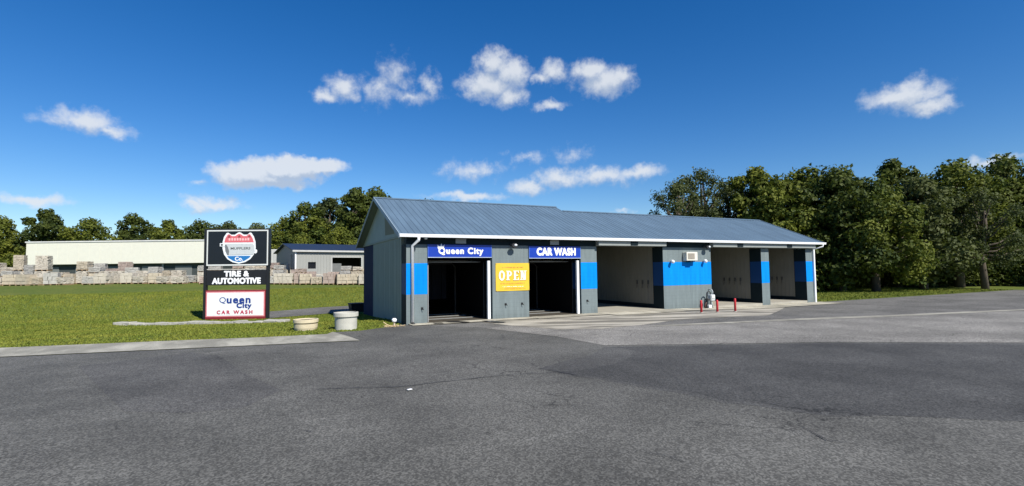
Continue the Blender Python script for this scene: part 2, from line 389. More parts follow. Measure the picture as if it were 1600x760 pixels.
# ------------------------------------------------------------------ grass
def in_poly(p, poly):
    c = False; n = len(poly)
    for i in range(n):
        a, b = poly[i], poly[(i+1) % n]
        if (a[1] > p[1]) != (b[1] > p[1]) and p[0] < (b[0]-a[0])*(p[1]-a[1])/(b[1]-a[1])+a[0]: c = not c
    return c
def grass_mat():
    def ex(q, P, col):
        a = q.noise(P, .45, 4, .6); b = q.noise(P, 30, 2, .6)
        c = q.mix(q.mr(a.outputs[0], .36, .66), (.090, .132, .016, 1), (.190, .195, .030, 1))
        return q.mix(q.mr(b.outputs[0], .35, .7), c, (.17, .19, .034, 1))
    return mat('grass_blades', (.1, .15, .03), .8, 0, 1, 0, 10, 0, spec=.15, extra=ex)
GM = grass_mat()
def tufts(name, poly, n, hmin, hmax, label, seed):
    rnd = random.Random(seed); xs = [p[0] for p in poly]; ys = [p[1] for p in poly]; vs = []; fs = []
    c = 0; poly = [(p[0], p[1]) for p in poly]
    while c < n:
        x = rnd.uniform(min(xs), max(xs)); y = rnd.uniform(min(ys), max(ys))
        if not in_poly((x, y), poly): continue
        c += 1; z = T(x, y)-.01; k = len(vs)
        for j in range(2):
            a = rnd.uniform(0, 6.28); w = rnd.uniform(.02, .05); h = rnd.uniform(hmin, hmax); lx, ly = rnd.uniform(-.04, .04), rnd.uniform(-.04, .04)
            k = len(vs); vs += [(x-w*math.cos(a), y-w*math.sin(a), z), (x+w*math.cos(a), y+w*math.sin(a), z), (x+lx, y+ly, z+h)]; fs.append((k, k+1, k+2))
    mb = MB(); mb.v = vs; mb.f = fs; mb.mi = [0]*len(fs); o = mb.obj(name, GM); tag(o, label, 'grass', None, 'stuff')
front = [(-40, 36.6), farT+Vector((0, .2, 0))]+[p+Vector((0, .05, 0)) for p in tl[:3]]+grass_edge+[(5.55, 22.6), (5.6, 33.5)]+P_((545, 489), (500, 492), (420, 498.5), (334, 499.5), (340, 489.6))+[(-20, 36.6)]
tufts('lawn', front, 80000, .03, .075, 'short mown green grass around the planters and pylon sign', 1)
back = [(-45, 36.8), (-20, 36.6)]+P_((340, 489.5), (420, 487), (500, 480.5), (560, 477.5))+[(16, 37.6), (20, 48), (-45, 48)]
tufts('lawn', back, 55000, .05, .12, 'green grass bank rising from the lane to the stone yard', 2)
tufts('lawn', [(35, 22.8), (66, 22.8), (66, 40), (36, 40)], 22000, .04, .12, 'strip of grass beyond the right end of the car wash', 3)

# ------------------------------------------------------------------ car wash building
YF, YB, XL, XR = 22.35, 33.2, 5.66, 34.4
YRL, ZRL, YRR, ZRR = 27.83, 6.44, 26.98, 6.09
ZE, YE = 4.06, 21.99
XSTEP = 16.85; YBR = 2*YRR-YE-.36
def blk(q, P, col):
    br = q.n('ShaderNodeTexBrick'); br.inputs['Scale'].default_value = 1
    sp = q.n('ShaderNodeSeparateXYZ'); q.put(sp.inputs[0], P); cx = q.n('ShaderNodeCombineXYZ')
    q.put(cx.inputs[0], q.m('ADD', sp.outputs[0], sp.outputs[1])); q.put(cx.inputs[1], sp.outputs[2]); q.put(br.inputs['Vector'], cx.outputs[0])
    br.inputs['Brick Width'].default_value = .4; br.inputs['Row Height'].default_value = .2; br.inputs['Mortar Size'].default_value = .006
    d = q.m('SUBTRACT', 1, q.m('MULTIPLY', br.outputs['Fac'], .13))
    v = q.noise(q.vm('MULTIPLY', P, (4, 4, .5)), 1.2, 4, .6); s = q.mr(v.outputs[0], .3, .75, .9, 1.07)
    lo = q.mr(q.m('ADD', sp.outputs[2], q.m('MULTIPLY', v.outputs[0], .5)), .2, .75, .84, 1)
    dr = q.noise(q.vm('MULTIPLY', P, (9, 9, .35)), 1.0, 3, .6); s3 = q.mr(dr.outputs[0], .56, .72, 1, .86)
    r = q.vm('SCALE', col, None); q.put(r.node.inputs[3], q.m('MULTIPLY', q.m('MULTIPLY', q.m('MULTIPLY', d, s), lo), s3)); return r
BLK = mat('grey_painted_block', (.152, .186, .192), .75, .05, 1.5, .05, 30, .3, 40, spec=.25, extra=blk)
BLUE = mat('bright_blue_paint', (.0005, .215, .68), .8, .05, 2, .04, 30, .2, 40, spec=.1, extra=blk)
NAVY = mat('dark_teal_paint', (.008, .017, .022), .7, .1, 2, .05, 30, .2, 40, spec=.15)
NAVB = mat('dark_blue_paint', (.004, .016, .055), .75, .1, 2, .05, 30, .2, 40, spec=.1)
SIDE = mat('grey_green_siding', (.27, .295, .25), .7, .07, 1.2, .05, 25, .15, 30, spec=.25)
SIDE2 = mat('gable_board', (.34, .38, .34), .75, .12, 1.0, .05, 25, .15, 30, spec=.2)
STAIN = mat('weathered_board', (.22, .21, .15), .8, .15, 1.0, .05, 25, .15, 30, spec=.2)
PART = mat('bay_wall_panel', (.19, .182, .155), .55, .12, .8, .05, 25, .1, 30, spec=.35)
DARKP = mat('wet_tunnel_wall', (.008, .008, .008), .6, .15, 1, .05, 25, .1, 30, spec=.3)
LINT = mat('grey_trim', (.24, .26, .25), .6, .06, 1.5, .04, 30, .1, spec=.3)
WHT = mat('white_metal', (.80, .81, .82), .4, .03, 2, .02, 30, .05, spec=.5)
SOFF = mat('soffit_board', (.16, .19, .18), .8, .1, 1.2, .05, 30, .1, spec=.2)
FLOOR = mat('wet_floor', (.075, .066, .052), .45, .2, 1, .1, 12, .2, 40, spec=.4)
FLOORL = mat('bay_floor', (.33, .31, .26), .7, .12, 1, .08, 12, .2, 40, spec=.3)
DARK = mat('black_metal', (.02, .02, .022), .5, .05, 2, .02, 20, .05, spec=.4)
MID = mat('grey_metal', (.30, .31, .32), .5, .05, 3, .04, 20, .05, spec=.4)
def roofex(q, P, col):
    sp = q.n('ShaderNodeSeparateXYZ'); q.put(sp.inputs[0], P)
    v = q.noise(q.vm('MULTIPLY', P, (1.2, .25, .25)), 1.5, 4, .6); s = q.mr(v.outputs[0], .3, .72, .9, 1.1)
    r = q.vm('SCALE', col, None); q.put(r.node.inputs[3], s); return r
ROOF = mat('blue_grey_metal_roof', (.093, .143, .198), .6, .05, .6, .03, 20, .04, 20, spec=.25, extra=roofex)

B = thing('car_wash_building', 'long grey block car wash with blue stripe, five open bays and blue-grey metal roof', 'building', (XL, YF, 0))
class BMB(MB):
    def obj(s, name, mats, parent=None, smooth=False, loc=None, rz=0):
        s.v = [(x-XL, y-YF, z) for x, y, z in s.v]; return MB.obj(s, name, mats, parent, smooth, loc, rz)
def bp(name, mats, parent=None, smooth=False): pass
# bay floors
BMB().box(5.95, YF+.01, -.2, 9.88, 33, .045).obj('bay_floor', FLOOR, B)
BMB().box(9.89, YF+.01, -.2, 16.0, 33, .045).obj('bay_floor', FLOOR, B)
BMB().box(16.02, YF+.01, -.2, 34.0, 31.5, .045).obj('bay_floor', FLOORL, B)
piers = [(5.66, 6.63, 1), (9.88, 11.88, 0), (15.02, 16.05, 1), (20.73, 24.57, 1), (29.13, 29.88, 1), (33.70, 34.4, 1)]
JD = .88
for i, (x0, x1, band) in enumerate(piers):
    zt = 3.62
    p = BMB().box(x0, YF, -.5, x1, YF+JD, zt)
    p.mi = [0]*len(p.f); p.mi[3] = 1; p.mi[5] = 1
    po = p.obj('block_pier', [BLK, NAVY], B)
    BLUE_SHADE = mat('stripe_side_shade', (.004, .045, .16), .6, .05, 2, .04, 30, .2, 40, spec=.3)  # stripe blue for the pier sides, with their shade darkened into the colour
    if band:
        zb, zt2 = 1.35+(.03 if i == 3 else 0), 2.76
        w = .004
        sb = BMB().box(x0-w, YF-w, zb, x1+w, YF+JD-.03, zt2); sb.mi[3] = 1; sb.mi[5] = 1; sb.obj('blue_stripe', [BLUE, BLUE_SHADE], po)
# frieze above the piers, recessed behind the eave
for x0, x1 in ((5.66, 16.0), (20.76, 24.5)):
    BMB().box(x0, YF-.012, 3.623, x1, YF+.3, 4.03).obj('frieze_board', NAVY, B)
for x0, x1 in ((16.003, 20.757), (24.503, 34.4)):
    BMB().bbox(x0, YF-.30, 3.66, x1, YF+.3, 3.99, .008).obj('lintel_box', LINT, B)
for x0, x1 in ((6.64, 9.87), (11.89, 15.01)):    # lintel wall behind the signs
    BMB().box(x0, YF+.06, 3.0, x1, YF+.30, 3.62).obj('lintel_wall', NAVY, B)
# vents
def vent(x, y, z, w, h, m):
    o = BMB().box(x-w/2, y-.03, z-h/2, x+w/2, y, z+h/2).obj('frieze_vent', m, B)
    v = BMB()
    for k in range(4): v.box(x-w/2+.02, y-.042, z-h/2+.03+k*(h-.04)/4, x+w/2-.02, y-.031, z-h/2+.06+k*(h-.04)/4)
    v.obj('vent_louvre', m, o)
vent(8.26, YF-.012, 3.80, .52, .24, MID); vent(13.4, YF-.012, 3.80, .52, .24, MID)
for x in (18.4, 26.85, 31.6): vent(x, YF-.30, 3.80, .5, .2, NAVY)
# side wall: dark end piers, ribbed grey siding between
s = BMB(); s.box(XL+.02, YF+JD+.002, -.6, XL+.22, 30.07, 4.05)
s.obj('side_wall', SIDE, B)
y = YF+JD+.02
while y < 30.0:
    y2 = min(y+1.2, 30.05)
    g = BMB().bbox(XL-.012, y, -.45, XL+.02, y2-.015, 4.02, .006)
    for yy in (y+.3, y+.6, y+.9):
        if yy < y2-.1: g.box(XL-.022, yy, -.45, XL-.0125, yy+.035, 4.0)
    g.obj('siding_panel', SIDE, B); y = y2
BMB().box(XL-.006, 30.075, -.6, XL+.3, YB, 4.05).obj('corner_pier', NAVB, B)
BMB().bbox(XL-.05, YF+.02, 3.985, XL+.02, YB, 4.10, .01).obj('gable_ledge', SIDE, B)
gz = lambda y: ZE+.02+(ZRL-ZE)/(YRL-YE)*((y-YE) if y < YRL else (2*YRL-YE-y))-.14
def gab(y0, y1, m, x0=XL-.015):
    pts = [(y0, 4.103), (y1, 4.103)]
    if y1 > YRL > y0: pts += [(y1, gz(y1)), (YRL, gz(YRL)), (y0, gz(y0))]
    else: pts += [(y1, max(4.11, gz(y1))), (y0, max(4.11, gz(y0)))]
    BMB().prismx(pts, x0, XL+.1).obj('gable_panel', m, B)
gab(22.42, 24.9, SIDE2); gab(24.915, 27.3, SIDE2); gab(27.315, 29.7, SIDE2); gab(29.715, 33.15, SIDE2)
BMB().prismx([(24.6, 4.25), (26.7, 4.3), (26.9, 5.5), (25.8, 5.15), (24.9, 4.75)], XL-.022, XL-.016).obj('stained_board', STAIN, B)
# partitions between the bays, with ribs and hose brackets
def partition(x0, x1, y0, y1, m, ribs=True, zt=3.9, brk=None):
    o = BMB().box(x0, y0, -.1, x1, y1, zt).obj('partition_wall', m, B)
    if ribs:
        r = BMB(); y = y0+.15
        while y < y1:
            r.box(x0-.018, y, .3, x0-.0005, y+.03, zt); r.box(x1+.0005, y, .3, x1+.018, y+.03, zt); y += .3
        r.obj('wall_rib', m, o)
        BMB().box(x0-.025, y0+.01, -.05, x0-.001, y1, .28).obj('base_kerb', NAVY, o)
    for by in (brk or []):
        b = BMB().bbox(x0-.08, by-.045, 1.45, x0-.019, by+.045, 1.68, .01); b.tube([(x0-.05, by, 1.45), (x0-.08, by, 1.3), (x0-.05, by+.03, 1.2)], .016, 6)
        b.obj('hose_bracket', mat('bracket_grey', (.06, .06, .055), .6), o)
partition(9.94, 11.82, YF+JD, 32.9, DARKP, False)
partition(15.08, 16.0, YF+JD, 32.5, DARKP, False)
partition(20.76, 20.98, YF+JD, 31.4, PART, brk=(23.65, 24.15, 24.65))
partition(24.3, 24.54, YF+JD, 31.4, PART)
partition(29.17, 29.4, YF+JD, 31.4, PART, brk=(24.0, 24.45, 24.9, 25.35))
partition(33.74, 33.97, YF+JD, 31.4, PART, brk=(24.2, 24.6, 25.0))
BMB().box(16.0005, YF+JD, -.1, 16.07, 31.4, 3.9).obj('bay_lining', PART, B)
BMB().box(29.45, YF+JD, -.1, 29.6, 31.4, 3.9).obj('bay_lining', PART, B)
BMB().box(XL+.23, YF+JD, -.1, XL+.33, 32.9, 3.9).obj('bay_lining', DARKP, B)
BMB().box(34.16, YF+JD, -.5, 34.36, 31.5, 4.0).obj('end_wall', SIDE, B)
# back wall: closed behind the tunnels and the equipment room, open behind the three bays
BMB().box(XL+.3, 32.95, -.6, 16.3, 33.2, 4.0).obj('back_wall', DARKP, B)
BMB().box(20.9, 31.42, -.5, 24.4, 31.6, 4.0).obj('back_wall', SIDE, B)
BMB().box(16.1, 31.42, 3.6, 34.3, 31.6, 4.0).obj('back_lintel', SIDE, B)
# ceilings
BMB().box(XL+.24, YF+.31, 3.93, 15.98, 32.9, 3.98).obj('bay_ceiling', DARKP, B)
BMB().box(16.0, YF+.31, 3.93, 34.1, 31.4, 3.98).obj('bay_ceiling', SOFF, B)
# tunnel doors rolled up under the ceiling, white track post, door frame
for x0, x1 in ((6.66, 9.85), (11.91, 14.99)):
    t = BMB()
    for k in range(5): t.bbox(x0+.1, YF+.75+k*.55, 2.80+.03*k, x1-.27, YF+.75+k*.55+.42, 2.84+.03*k, .01)
    t.obj('overhead_door', mat('door_panel', (.22, .225, .23), .5, .1, 2, .05, 20, .05, spec=.4), B)
    BMB().tube([(x0+.09, YF+.3, .05), (x0+.09, YF+.3, 2.8), (x0+.09, YF+.6, 2.97), (x0+.09, YF+3.4, 2.97)], .025, 6).obj('door_track', MID, B)
    BMB().tube([(x1-.26, YF+.4, .05), (x1-.26, YF+.4, 2.8), (x1-.26, YF+.6, 2.97), (x1-.26, YF+3.4, 2.97)], .02, 6).obj('door_track', DARK, B)
    BMB().bbox(x1-.20, YF+.03, .05, x1-.06, YF+.17, 2.86, .008).obj('track_post', WHT, B)
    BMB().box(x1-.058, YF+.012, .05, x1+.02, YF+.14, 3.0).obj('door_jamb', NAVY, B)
    # wash arch inside
    xa, xb = x0+.45, x1-.45
    a = BMB().tube([(xa, YF+4, .05), (xa, YF+4, 2.6), (xa+.2, YF+4, 2.8), (xb-.2, YF+4, 2.8), (xb, YF+4, 2.6), (xb, YF+4, .05)], .05, 8)
    a.obj('wash_arch', mat('arch_metal', (.03, .03, .03), .6), B)
    for k in range(7):
        xx = xa+.25+k*(xb-xa-.5)/6
        BMB().box(xx-.14, YF+5.2+.05*(k % 2), .8, xx+.14, YF+5.23+.05*(k % 2), 2.9).obj('wash_curtain', mat('curtain_cloth', (.012, .014, .022), .9, .2), B)
    f = BMB()
    for k in range(3): f.bbox(x0+.35, YF+1.3+k*1.2, .046, x1-.4, YF+1.42+k*1.2, .085, .01)
    f.obj('floor_grate', mat('grate_steel', (.2, .2, .19), .4, .2, spec=.5), B)
# lamps in bays 3-5 etc. are off; wall fittings
def flood(x, z):
    o = BMB().bbox(x-.10, YF-.05, z-.04, x+.10, YF-.013, z+.10, .01)
    o.tube([(x, YF-.04, z), (x, YF-.16, z+.01)], .02, 6)
    o = o.obj('floodlight', DARK, B)
    h = BMB().lathe([(.05, 0), (.13, .03), (.15, .14), (.13, .2)], 14); h.v = [(x+.0+vx*1.2, YF-.22-vz*.8, z-.02+vy*.8) for vx, vy, vz in h.v]
    h.obj('lamp_hood', DARK, o)
    l = BMB().lathe([(.02, 0), (.07, .01), (.07, .03), (.03, .05)], 14); l.v = [(x+.03+vx*1.1, YF-.38-vz, z+.0+vy*.8) for vx, vy, vz in l.v]
    l.obj('lamp_glass', mat('lamp_glass', (.6, .65, .68), .2, .02, spec=.6), o)
flood(10.95, 3.62); flood(24.05, 3.66)
def bullet(x, z):
    o = BMB().bbox(x-.05, YF-.04, z-.05, x+.05, YF-.001, z+.05, .01).obj('wall_light', WHT, B)
    BMB().tube([(x, YF-.03, z), (x-.03, YF-.10, z+.04), (x-.10, YF-.24, z-.0), (x-.13, YF-.3, z-.04)], [.03, .07, .10, .09], 12).obj('lamp_head', WHT, o, True)
bullet(21.36, 2.78); bullet(23.98, 2.80)
def ac():
    x, z = 22.70, 3.12
    o = BMB().bbox(x-.44, YF-.34, z-.30, x+.44, YF-.002, z+.22, .02).obj('air_conditioner', mat('cream_plastic', (.62, .60, .52), .5, .06, 4), B)
    g = BMB().box(x-.34, YF-.352, z-.2, x+.18, YF-.341, z+.14); g.obj('grille_recess', mat('grille_brown', (.20, .17, .13), .7), o)
    l = BMB()
    for k in range(9): l.box(x-.34, YF-.362, z-.19+k*.037, x+.18, YF-.353, z-.175+k*.037)
    l.obj('grille_slat', mat('cream_dull', (.45, .42, .36), .6), o)
    BMB().bbox(x-.2, YF-.355, z-.36, x+.2, YF-.05, z-.302, .01).obj('support_bracket', NAVY, o)
ac()
for px, py in ((659.5, 482), (790, 475.5), (815.5, 474.5), (917.5, 470)):
    q_ = at(px, py, YF)
    h = BMB().bbox(q_.x-.05, YF-.03, q_.z-.05, q_.x+.05, YF-.001, q_.z+.05, .006)
    h.tube([(q_.x, YF-.02, q_.z), (q_.x, YF-.10, q_.z), (q_.x+.04, YF-.12, q_.z-.07)], .018, 6)
    h.obj('wall_spigot', DARK, B)
# roof
def roofline(x0, x1, yr, zr, ov):
    ye2 = 2*yr-YE; k = (zr-ZE)/(yr-YE); th = .11
    d = BMB().prismx([(YE, ZE-th), (yr, zr-th), (ye2, ZE-th), (ye2, ZE-.01), (yr, zr-.01), (YE, ZE-.01)], x0, x1)
    deck = d.obj('roof', SOFF, B)
    W_ = .915; L = math.hypot(yr-YE, zr-ZE); n = int(round((x1-x0)/W_)); W_ = (x1-x0)/n
    cs, sn = (yr-YE)/L, (zr-ZE)/L
    prof = []
    def add(u, h): prof.append((u, h))
    # trapezoidal ribs
    for r_ in range(3):
        u0 = r_*W_/3
        add(u0+.001, 0.002); add(u0+W_/6-.035, .002); add(u0+W_/6-.014, .024); add(u0+W_/6+.014, .024); add(u0+W_/6+.035, .002)
    add(W_-.001, .002)
    for side in (0, 1):
        m = MB(); vs = []; nP = len(prof)
        for u, h in prof:
            for t, lap in ((-.05, 0), (L-.02, 0)):
                y = t*cs-h*sn; z = t*sn+h*cs
                vs.append((u, y, z))
        fs = [(2*i, 2*i+2, 2*i+3, 2*i+1) for i in range(nP-1)]
        # underside edge thickness at the eave
        e0 = len(vs)
        for u, h in prof: vs.append((u, -.05*cs-(h-.012)*sn, -.05*sn+(h-.012)*cs))
        fs += [(e0+i, e0+i+1, 2*i+2, 2*i) for i in range(nP-1)]
        if side: vs = [(u, -y, z) for u, y, z in vs]; fs = [tuple(reversed(f)) for f in fs]
        m.add(vs, fs); me = m.mesh('roof_panel', ROOF)
        for i in range(n):
            yy = YE if not side else ye2
            link('roof_panel', me, deck, (x0+i*W_-XL, yy-YF, ZE+random.uniform(0, .002)))
    BMB().prismx([(yr-.16, zr-.16*k+.036), (yr, zr+.055), (yr+.16, zr-.16*k+.036), (yr, zr+.04)], x0-.02, x1+.02).obj('ridge_cap', ROOF, deck)
    return deck, k, ye2
dl, kl, yel = roofline(5.27, XSTEP, YRL, ZRL, 0)
dr, kr, yer = roofline(XSTEP+.01, 35.12, YRR, ZRR, 0)
# rake trims
def rake(x, yr, zr, ye2, deck, m, w=.04):
    for a, b in ((YE-.05, yr), (ye2+.05, yr)):
        z0 = ZE-.02; 
        BMB().prismx([(a, z0-.17), (b, zr-.15), (b, zr+.045), (a, z0+.045)] if a < b else [(b, zr-.15), (a, z0-.17), (a, z0+.045), (b, zr+.045)], x-w, x).obj('rake_trim', m if a < b else LINT, deck)
rake(5.268, YRL, ZRL, yel, dl, mat('rake_paint', (.22, .28, .33), .5, .05))
rake(35.162, YRR, ZRR, yer, dr, mat('rake_paint', (.1, .1, .1)))
# rising gable end at the step
BMB().prismx([(YE+.02, ZE-.01), (YRL, ZRL-.01), (yel, ZE-.01)], XSTEP-.02, XSTEP-.003).obj('step_flashing', ROOF, dl)
# front eave: white gutter + soffit, downpipes
gp = [(YE-.13, ZE+.0), (YE-.13, ZE-.02), (YE-.10, ZE-.14), (YE-.02, ZE-.14), (YE-.02, ZE+.0), (YE-.035, ZE+.0), (YE-.035, ZE-.12), (YE-.09, ZE-.12), (YE-.115, ZE+.0)]
for x0, x1 in ((5.25, 14.9), (14.903, 25.2), (25.203, 35.3)):
    BMB().prismx(gp, x0, x1).obj('gutter', WHT, dl if x0 < 15 else dr)
BMB().box(5.3, YE+.001, 3.96, XSTEP, YF+.05, 3.985).obj('front_soffit', SOFF, dl)
BMB().box(XSTEP+.01, YE+.001, 3.991, 35.1, YF+.05, 4.0).obj('front_soffit', SOFF, dr)
def downpipe(x, xg):
    o = BMB().tube([(xg, YE-.07, ZE-.12), (xg, YE-.07, ZE-.26), (x, YF-.07, 3.55), (x, YF-.08, .12)], .068, 12).obj('downpipe', WHT, B, True)
    BMB().tube([(x, YF-.07, .16), (x, YF-.10, .08), (x, YF-.28, .05)], .062, 8).obj('pipe_shoe', mat('dark_plastic', (.03, .03, .03)), o, True)
downpipe(5.93, 6.12)
BMB().bbox(34.42, YF-.12, -.2, 34.55, YF-.0, 3.9, .01).obj('downpipe', WHT, B)
BMB().tube([(35.0, YE-.07, ZE-.12), (35.0, YE-.07, ZE-.26), (34.5, YF-.07, 3.6)], .05, 8).obj('downpipe', WHT, B, True)
BMB().bbox(6.45, YE+.1, 3.84, 6.57, YE+.22, 3.955, .02).obj('soffit_light', WHT, B)

# ------------------------------------------------------------------ signs on the building
SBLUE = mat('sign_royal_blue', (.004, .035, .33), .35, .05, 2, .02, 20, .02, spec=.5)
SWH = mat('sign_white', (.82, .83, .85), .5, .02, 2, .01, 20, 0)
def wall_sign(x0, x1, z0, z1, label):
    r = thing('wall_sign', label, 'sign', ((x0+x1)/2, YF-.035, z0)); w = (x1-x0)/2; h = z1-z0
    MB().bbox(-w, -.015, 0, w, .033, h, .004).obj('sign_panel', SBLUE, r)
    MB().box(-w, -.024, -.028, w, .01, -.001).obj('sign_trim', mat('sign_edge', (.42, .50, .62), .4), r)
    for s_ in (-1, 1): MB().box(s_*w-.02 if s_ > 0 else -w-.001, -.022, 0, w+.001 if s_ > 0 else -w+.02, -.0155, h).obj('sign_trim', mat('sign_edge2', (.1, .2, .5), .4), r)
    return r
r = wall_sign(6.64, 9.84, 3.04, 3.62, 'royal blue board reading Queen City over the first bay')
text('lettering', 'Queen City', 2.22, .37, SWH, r, (.03, -.0165, .25), bold=.008, depth=.008, spacing=1.16, fat=.015)
c = MB().prism([(-.16, 0), (.10, 0), (.16, .22), (.06, .12), (.0, .26), (-.06, .12), (-.2, .2)], -.024, -.016); c.obj('crown_emblem', SWH, r, False, (-.95, 0, .37), 0)
r = wall_sign(11.89, 14.99, 3.0, 3.60, 'royal blue board reading CAR WASH over the second bay')
text('lettering', 'CAR WASH', 2.3, .36, SWH, r, (.06, -.0165, .32), bold=.01, depth=.008, spacing=1.1, fat=.028)
# yellow banner
def banner():
    x0, z1 = at(774, 412, YF).x, at(774, 411.5, YF).z; x1 = at(827, 412, YF).x-.03; z0 = at(774, 455.5, YF).z
    w = x1-x0; h = z1-z0
    r = thing('open_banner', 'yellow banner with white word OPEN fixed to the pier between the first two bays', 'banner', ((x0+x1)/2, YF-.012, z0))
    nx, nz = 16, 10; mb = MB()
    for j in range(nz+1):
        for i in range(nx+1):
            u, v = i/nx, j/nz; mb.v.append(((u-.5)*w, -.012-.010*math.sin(u*9+v*3)*math.sin(v*5+1), v*h))
    for j in range(nz):
        for i in range(nx): a = j*(nx+1)+i; mb.f.append((a, a+1, a+nx+2, a+nx+1)); mb.mi.append(0)
    mb.obj('banner_sheet', mat('banner_yellow', (.64, .43, .03), .55, .06, 3, .02, 20, .05), r, True)
    OR = mat('banner_orange', (.62, .30, .06), .55); CR = mat('banner_cream', (.86, .82, .62), .55)
    def OPEN(ox, oz, m, yy):
        lw = w*.84/4; H = h*.34; t = MB(); 
        def st(x, z0_, z1_, wd=.09): t.box(x, -yy-.002, z0_, x+wd, -yy, z1_)
        def sf(x, z, wd): t.box(x, -yy-.003, z, x+wd, -yy-.0005, z+.035)
        # O
        n = 20; vs = []; cx = -w*.42+lw*.45
        for k in range(n):
            a = 2*math.pi*k/n; vs += [(cx+math.cos(a)*lw*.43, -yy, H/2+math.sin(a)*H*.53), (cx+math.cos(a)*lw*.17, -yy, H/2+math.sin(a)*H*.36)]
        t.add(vs, [(2*k, (2*k+2) % (2*n), (2*k+3) % (2*n), 2*k+1) for k in range(n)])
        x = -w*.42+lw*1.05; st(x+.04, 0, H, .11); sf(x, 0, .2); sf(x, H-.035, .1)
        vs = []; cx, cz = x+.15, H*.7
        for k in range(n//2+1):
            a = -math.pi/2+math.pi*k/(n//2); vs += [(cx+math.cos(a)*lw*.42, -yy, cz+math.sin(a)*H*.3), (cx+math.cos(a)*lw*.2, -yy, cz+math.sin(a)*H*.16)]
        t.add(vs, [(2*k, 2*k+2, 2*k+3, 2*k+1) for k in range(n//2)])
        x = -w*.42+lw*2.05; st(x+.04, 0, H, .11); sf(x, 0, lw*.8); sf(x, H-.035, lw*.8); st(x+.15, H*.45, H*.55, lw*.3); st(x+lw*.8-.05, H*.75, H, .05); st(x+lw*.8-.05, 0, H*.25, .05)
        x = -w*.42+lw*3.05; st(x+.03, 0, H, .06); st(x+lw*.78-.06, 0, H, .07)
        t.add([(x+.02, -yy, H), (x+.16, -yy, H), (x+lw*.78, -yy, 0), (x+lw*.78-.14, -yy, 0)], [(0, 3, 2, 1)])
        sf(x-.02, 0, .16); sf(x-.02, H-.035, .14); sf(x+lw*.78-.11, H-.035, .17)
        t.v = [(a+ox, b, c_+oz) for a, b, c_ in t.v]; t.obj('lettering', m, r)
    OPEN(.025, h*.385-.02, OR, .028); OPEN(0, h*.385, CR, .034)
    for z, s, hh, m in ((.83, .62, .05, OR), (.25, .72, .06, OR), (.14, .6, .045, CR), (.07, .74, .04, OR)):
        t = MB(); x = -w*s/2
        rnd = random.Random(int(z*100))
        while x < w*s/2:
            l = rnd.uniform(.02, .05); t.box(x, -.026, z*h, x+l, -.024, z*h+hh*rnd.uniform(.7, 1)); x += l+rnd.choice([.012, .012, .05])
        t.obj('small_print', m, r)['kind'] = 'stuff'
    for sx in (-1, 1):
        for zz in (.03, h-.03): MB().lathe([(.018, 0), (.018, .006)], 8, (0, 0)).obj('grommet', MID, r, False, (sx*(w/2-.03), -.03, zz))
banner()

